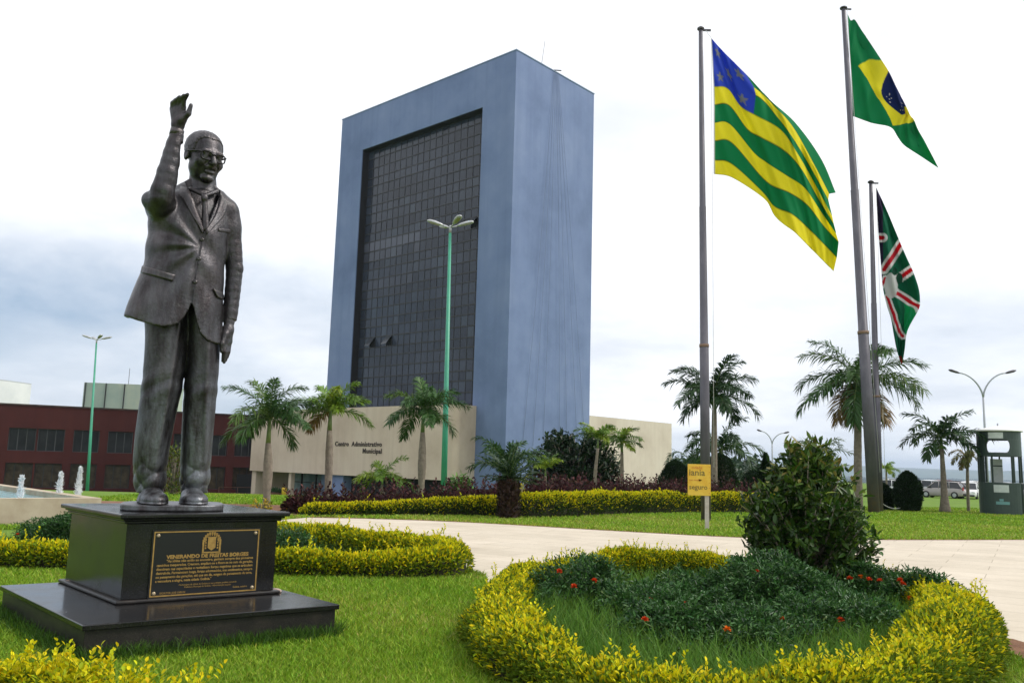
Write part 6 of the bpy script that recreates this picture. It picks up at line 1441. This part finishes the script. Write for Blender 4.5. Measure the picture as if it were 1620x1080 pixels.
for (c_, s_) in ((-38,1),(30,-1),(140,1),(215,-1)):   # rounded ends of the oval openings
    for k in range(6):
        f0 = 1-math.sqrt(max(0, 1-((k+.5)/6)**2)); w = 12*f0; hh = (oz1-oz0)/2; zc = (oz0+oz1)/2
        for sg in (-1, 1):
            za, zb = zc+sg*hh*k/6, zc+sg*hh*(k+1)/6
            if w > .3: cyl_panel(mb, min(c_, c_+s_*w), max(c_, c_+s_*w), min(za,zb)+.0005, max(za,zb)-.0005, n=2, th=.048)
bch(mb, 'head_band', M_BG)
for a in (-100, -62, -20, 34, 62, 100, 140, 180, 220): mb = MB(); cyl_panel(mb, a-2.2, a+2.2, h1+.002, h2-.002, th=.06, n=2); bch(mb, 'post', M_BG2)
mb = MB(); cyl_panel(mb, -62, -44, h1+.002, h2-.002, R_=bR-.012, th=.03, n=4); bch(mb, 'side_panel', M_BG2)
mb = MB(); cyl_panel(mb, 172, 208, h1, h2-.1, R_=bR-.07, th=.02, n=8); bch(mb, 'notice_board', M_PALEW)
mb = MB(); cyl_panel(mb, 172, 200, h2-.42, h2-.37, R_=bR-.095, th=.01, n=6); bch(mb, 'notice_strip', M_BG2)
mb = MB(); cyl_panel(mb, -26, 12, bh*.912, bh*.985, R_=bR+.012, th=.01, n=8); bch(mb, 'name_plate', M_PALEW)
mb = MB(); cyl_panel(mb, -18, 20, h1*.70, h1*.93, R_=bR+.012, th=.01, n=8); bch(mb, 'name_plate', M_PALEW)
mb = MB(); cyl_panel(mb, -14, 20, h1*.33, h1*.42, R_=bR+.010, th=.008, n=8); cyl_panel(mb, -5, 5, h1*.43, h1*.5, R_=bR+.010, th=.008, n=4); bch(mb, 'emblem', mat('pale_teal', (.14,.30,.30), .6))
mb = MB(); mb.lathe((0,0,bh), [(.93,0),(.945,.04),(.76,.10),(.42,.18),(.10,.25),(.02,.26)], 36); bch(mb, 'roof', M_ROOF)
mb = MB(); mb.tube([(0,0,bh+.25),(0,0,bh+.37)], .03, 8); bch(mb, 'finial', M_GREYP)
mb = MB(); cyl_panel(mb, -175, 175, -.08, .0, R_=bR+.35, th=1.3, n=30); bch(mb, 'footing', M_CONC)
mb = MB(); mb.lathe((0,0,.0), [(.85,0),(.85,.03)], 24); bch(mb, 'floor', M_CONC)
for a in (50, 78): mb = MB(); q = math.radians(a); mb.tube([(1.22*math.sin(q), -1.22*math.cos(q), -.05), (1.22*math.sin(q), -1.22*math.cos(q), h2)], .035, 8); bch(mb, 'rail', M_BG2)
# ------------------------------------------------------------------ posts and chain
M_WP = mat('white_post', (.66,.66,.62), .7, (.5,.5,.46), 6.)
cp = [at(1447,805,37.6), at(1385,806,36.5)]; heads = []
for k, q in enumerate(cp):
    z0 = float(tz(q[0], q[1])); o = empty('chain_post', (q[0], q[1], z0), ('white chain post on the lawn beside the clipped cone shrub', 'white chain post hidden at the foot of the flagpoles')[k], 'post', 'white chain posts'); mb = MB(); mb.tube([(0,0,-.05),(0,0,.66),(0,0,.70)], [.035,.035,.02], 10); mb.build('shaft', M_WP, o)
    mb = MB(); mb.tube([(0,0,.62),(0,0,.65)], .045, 10); mb.build('ring', M_WP, o); heads.append(np.array([q[0], q[1], z0+.63]))
mb = MB(); pts = [heads[0]+(heads[1]-heads[0])*u-np.array([0,0,.50*4*u*(1-u)]) for u in np.linspace(0, 1, 40)]
for i in range(len(pts)-1):
    mb.tube([pts[i], pts[i+1]*.98+pts[i]*.02], .022 if i % 2 else .014, 6)
tag(mb.build('chain', M_WP), 'white plastic chain sagging between posts near the flagpoles', 'chain')
# ------------------------------------------------------------------ parked cars
M_TYRE = mat('tyre', (.015,.015,.016), .85); M_RIM = mat('rim', (.45,.46,.48), .35, metal=.6); M_CGL = mat('car_glass', (.02,.025,.03), .08); M_TAIL = mat('tail_lamp', (.35,.015,.015), .3); M_HEADL = mat('head_lamp', (.6,.62,.62), .2); M_TRIM = mat('black_trim', (.02,.02,.022), .6)
def car(x, y, rz, col, label, L_=3.9, H_=1.45, Wd=1.62, est=False):
    z0 = float(tz(x, y)); o = empty('parked_car', (x, y, z0), label, 'car', 'cars parked beyond the lawn', rz)
    paint = mat('car_paint', col, .28, spec=.6)
    xs = [-.5,-.485,-.44,-.30,-.12,.06,.20,.33,.44,.485,.5]; hb = [.50,.56,.60,.62,.62,.62,.60,.56,.50,.44,.36]; hw = [.40,.45,.48,.5,.5,.5,.5,.49,.46,.42,.36]; hbot = [.22,.17,.14,.12,.12,.12,.12,.12,.14,.16,.2]
    V = []; F = []
    for q in range(len(xs)):
        X = xs[q]*L_; w = hw[q]*Wd; zt_, zb_ = hb[q]*H_*1.02, hbot[q]*H_; m_ = (zt_+zb_)/2
        for (yy, z) in ((-w*.92,zb_),(-w,zb_+.10),(-w*1.0,m_),(-w*.95,zt_-.05),(-w*.86,zt_),(w*.86,zt_),(w*.95,zt_-.05),(w,m_),(w,zb_+.10),(w*.92,zb_)): V.append((X, yy, z))
    k = 10
    for i in range(len(xs)-1):
        for j in range(k): F.append((i*k+j, (i+1)*k+j, (i+1)*k+(j+1)%k, i*k+(j+1)%k))
    F += [tuple(range(k)), tuple(range(len(xs)*k-1, (len(xs)-1)*k-1, -1))]; mb = MB(); mb.add(V, F, 0, True); bd = mb.build('body', paint, o, .03)
    back = -.47 if est else -.44; b0 = [(back, .615), (back+.10, .97), (.02, 1.0), (.14, .95), (.29, .60)]
    mb = MB(); Vg = []; n = len(b0)
    for sg in (-1, 1):
        for (X, z) in b0: Vg.append((X*L_, sg*Wd*(.455 if z < .8 else .375), z*H_))
    Fg = [tuple(range(n-1,-1,-1)), tuple(range(n, 2*n))]+[(i, (i+1)%n, n+(i+1)%n, n+i) for i in range(n)]; mb.add(Vg, Fg); mb.build('glass', M_CGL, o, .02)
    mb = MB(); xr = [(back+.085, .962), (-.2, 1.0), (.02, 1.0), (.135, .955)]; Vr = []; m_ = len(xr)
    for dz in (.0, .035):
        for sg in (-1, 1):
            for (X, z) in xr: Vr.append((X*L_, sg*Wd*.385, z*H_+dz))
    Fr = []
    for i in range(m_-1): Fr += [(i+1, i, m_+i, m_+i+1), (2*m_+i, 2*m_+i+1, 3*m_+i+1, 3*m_+i), (i, i+1, 2*m_+i+1, 2*m_+i), (m_+i+1, m_+i, 3*m_+i, 3*m_+i+1)]
    Fr += [(0, 2*m_, 3*m_, m_), (m_-1, 2*m_-1, 4*m_-1, 3*m_-1)]; mb.add(Vr, Fr); mb.build('roof', paint, o, .02)
    mb = MB()
    for sg in (-1, 1):
        for (xa, za, xb, zb_) in ((back+.0,.61,back+.085,.965), (-.20,.61,-.19,.98), (.03,.61,.03,.985), (.29,.61,.14,.955)):
            mb.tube([(xa*L_, sg*Wd*.462, za*H_), (xb*L_, sg*Wd*.384, zb_*H_)], .035, 6)
    mb.build('pillar', paint, o)
    for sx in (-.31, .31):
        for sg in (-1, 1):
            mb = MB(); mb.tube([(sx*L_, sg*Wd*.5-sg*.17, .30), (sx*L_, sg*Wd*.5-sg*.0, .30), (sx*L_, sg*Wd*.5+sg*.015, .30)], [.30,.30,.27], 18); wl = mb.build('wheel', M_TYRE, o)
            mb = MB(); mb.tube([(sx*L_, sg*Wd*.5+sg*.016, .30), (sx*L_, sg*Wd*.5+sg*.026, .30)], [.185,.16], 14); mb.build('rim', M_RIM, wl)
    for sg in (-1, 1):
        mb = MB(); mb.box((-.488*L_, sg*Wd*.40, .60*H_), (.10,.14,.30)); mb.build('tail_light', M_TAIL, o, .02)
        mb = MB(); mb.box((.478*L_, sg*Wd*.34, .40*H_), (.16,.26,.13)); mb.build('headlight', M_HEADL, o, .02)
        mb = MB(); mb.box((.22*L_, sg*Wd*.53, .66*H_), (.12,.14,.11)); mb.build('wing_mirror', M_TRIM, o, .02)
    mb = MB(); mb.box((-.50*L_, 0, .27*H_), (.10, Wd*.86, .17)); mb.build('bumper', M_TRIM, o, .03); mb = MB(); mb.box((.492*L_, 0, .21*H_), (.10, Wd*.80, .15)); mb.build('bumper', M_TRIM, o, .03)
    return o
def car_px(px, y, rz, col, label, **kw): car(at(px, 780, y)[0], y, rz, col, label, **kw)
SIL, WHT, GRY, DRK, MAR = (.42,.43,.45), (.72,.73,.74), (.30,.29,.30), (.05,.05,.06), (.20,.13,.12)
car_px(1492, 78, 2.35, (.36,.32,.32), 'brownish silver hatchback seen from its rear corner, behind the small palm on the lawn', est=True)
car_px(1534, 78, -2.2, WHT, 'white hatchback with dark windscreen parked next to the booth')
car_px(1462, 84, 2.6, SIL, 'silver car half hidden between the cone shrub and the brownish hatchback')
car_px(1481, 90, .4, WHT, 'white car behind the silver one, only its roof and glass showing')
car_px(1410, 80, -.5, WHT, 'white car showing between the two dark clipped shrubs')
car_px(1516, 88, 1.9, DRK, 'dark car behind the gap between the two hatchbacks')
car_px(1440, 92, .2, DRK, 'dark car parked behind the taller clipped shrub', est=True)
car_px(1500, 96, -.3, (.25,.03,.03), 'dull red car in the rear row of the car park')
car_px(1548, 95, .3, WHT, 'white car in the rear row close beside the booth')
car_px(1425, 97, -.2, SIL, 'silver car far back, between the flagpoles and the taller clipped shrub')
car_px(1612, 82, 2.4, GRY, 'grey car seen through the booth\'s open side')
car_px(1580, 88, 2.2, SIL, 'silver car seen through the booth\'s front opening')
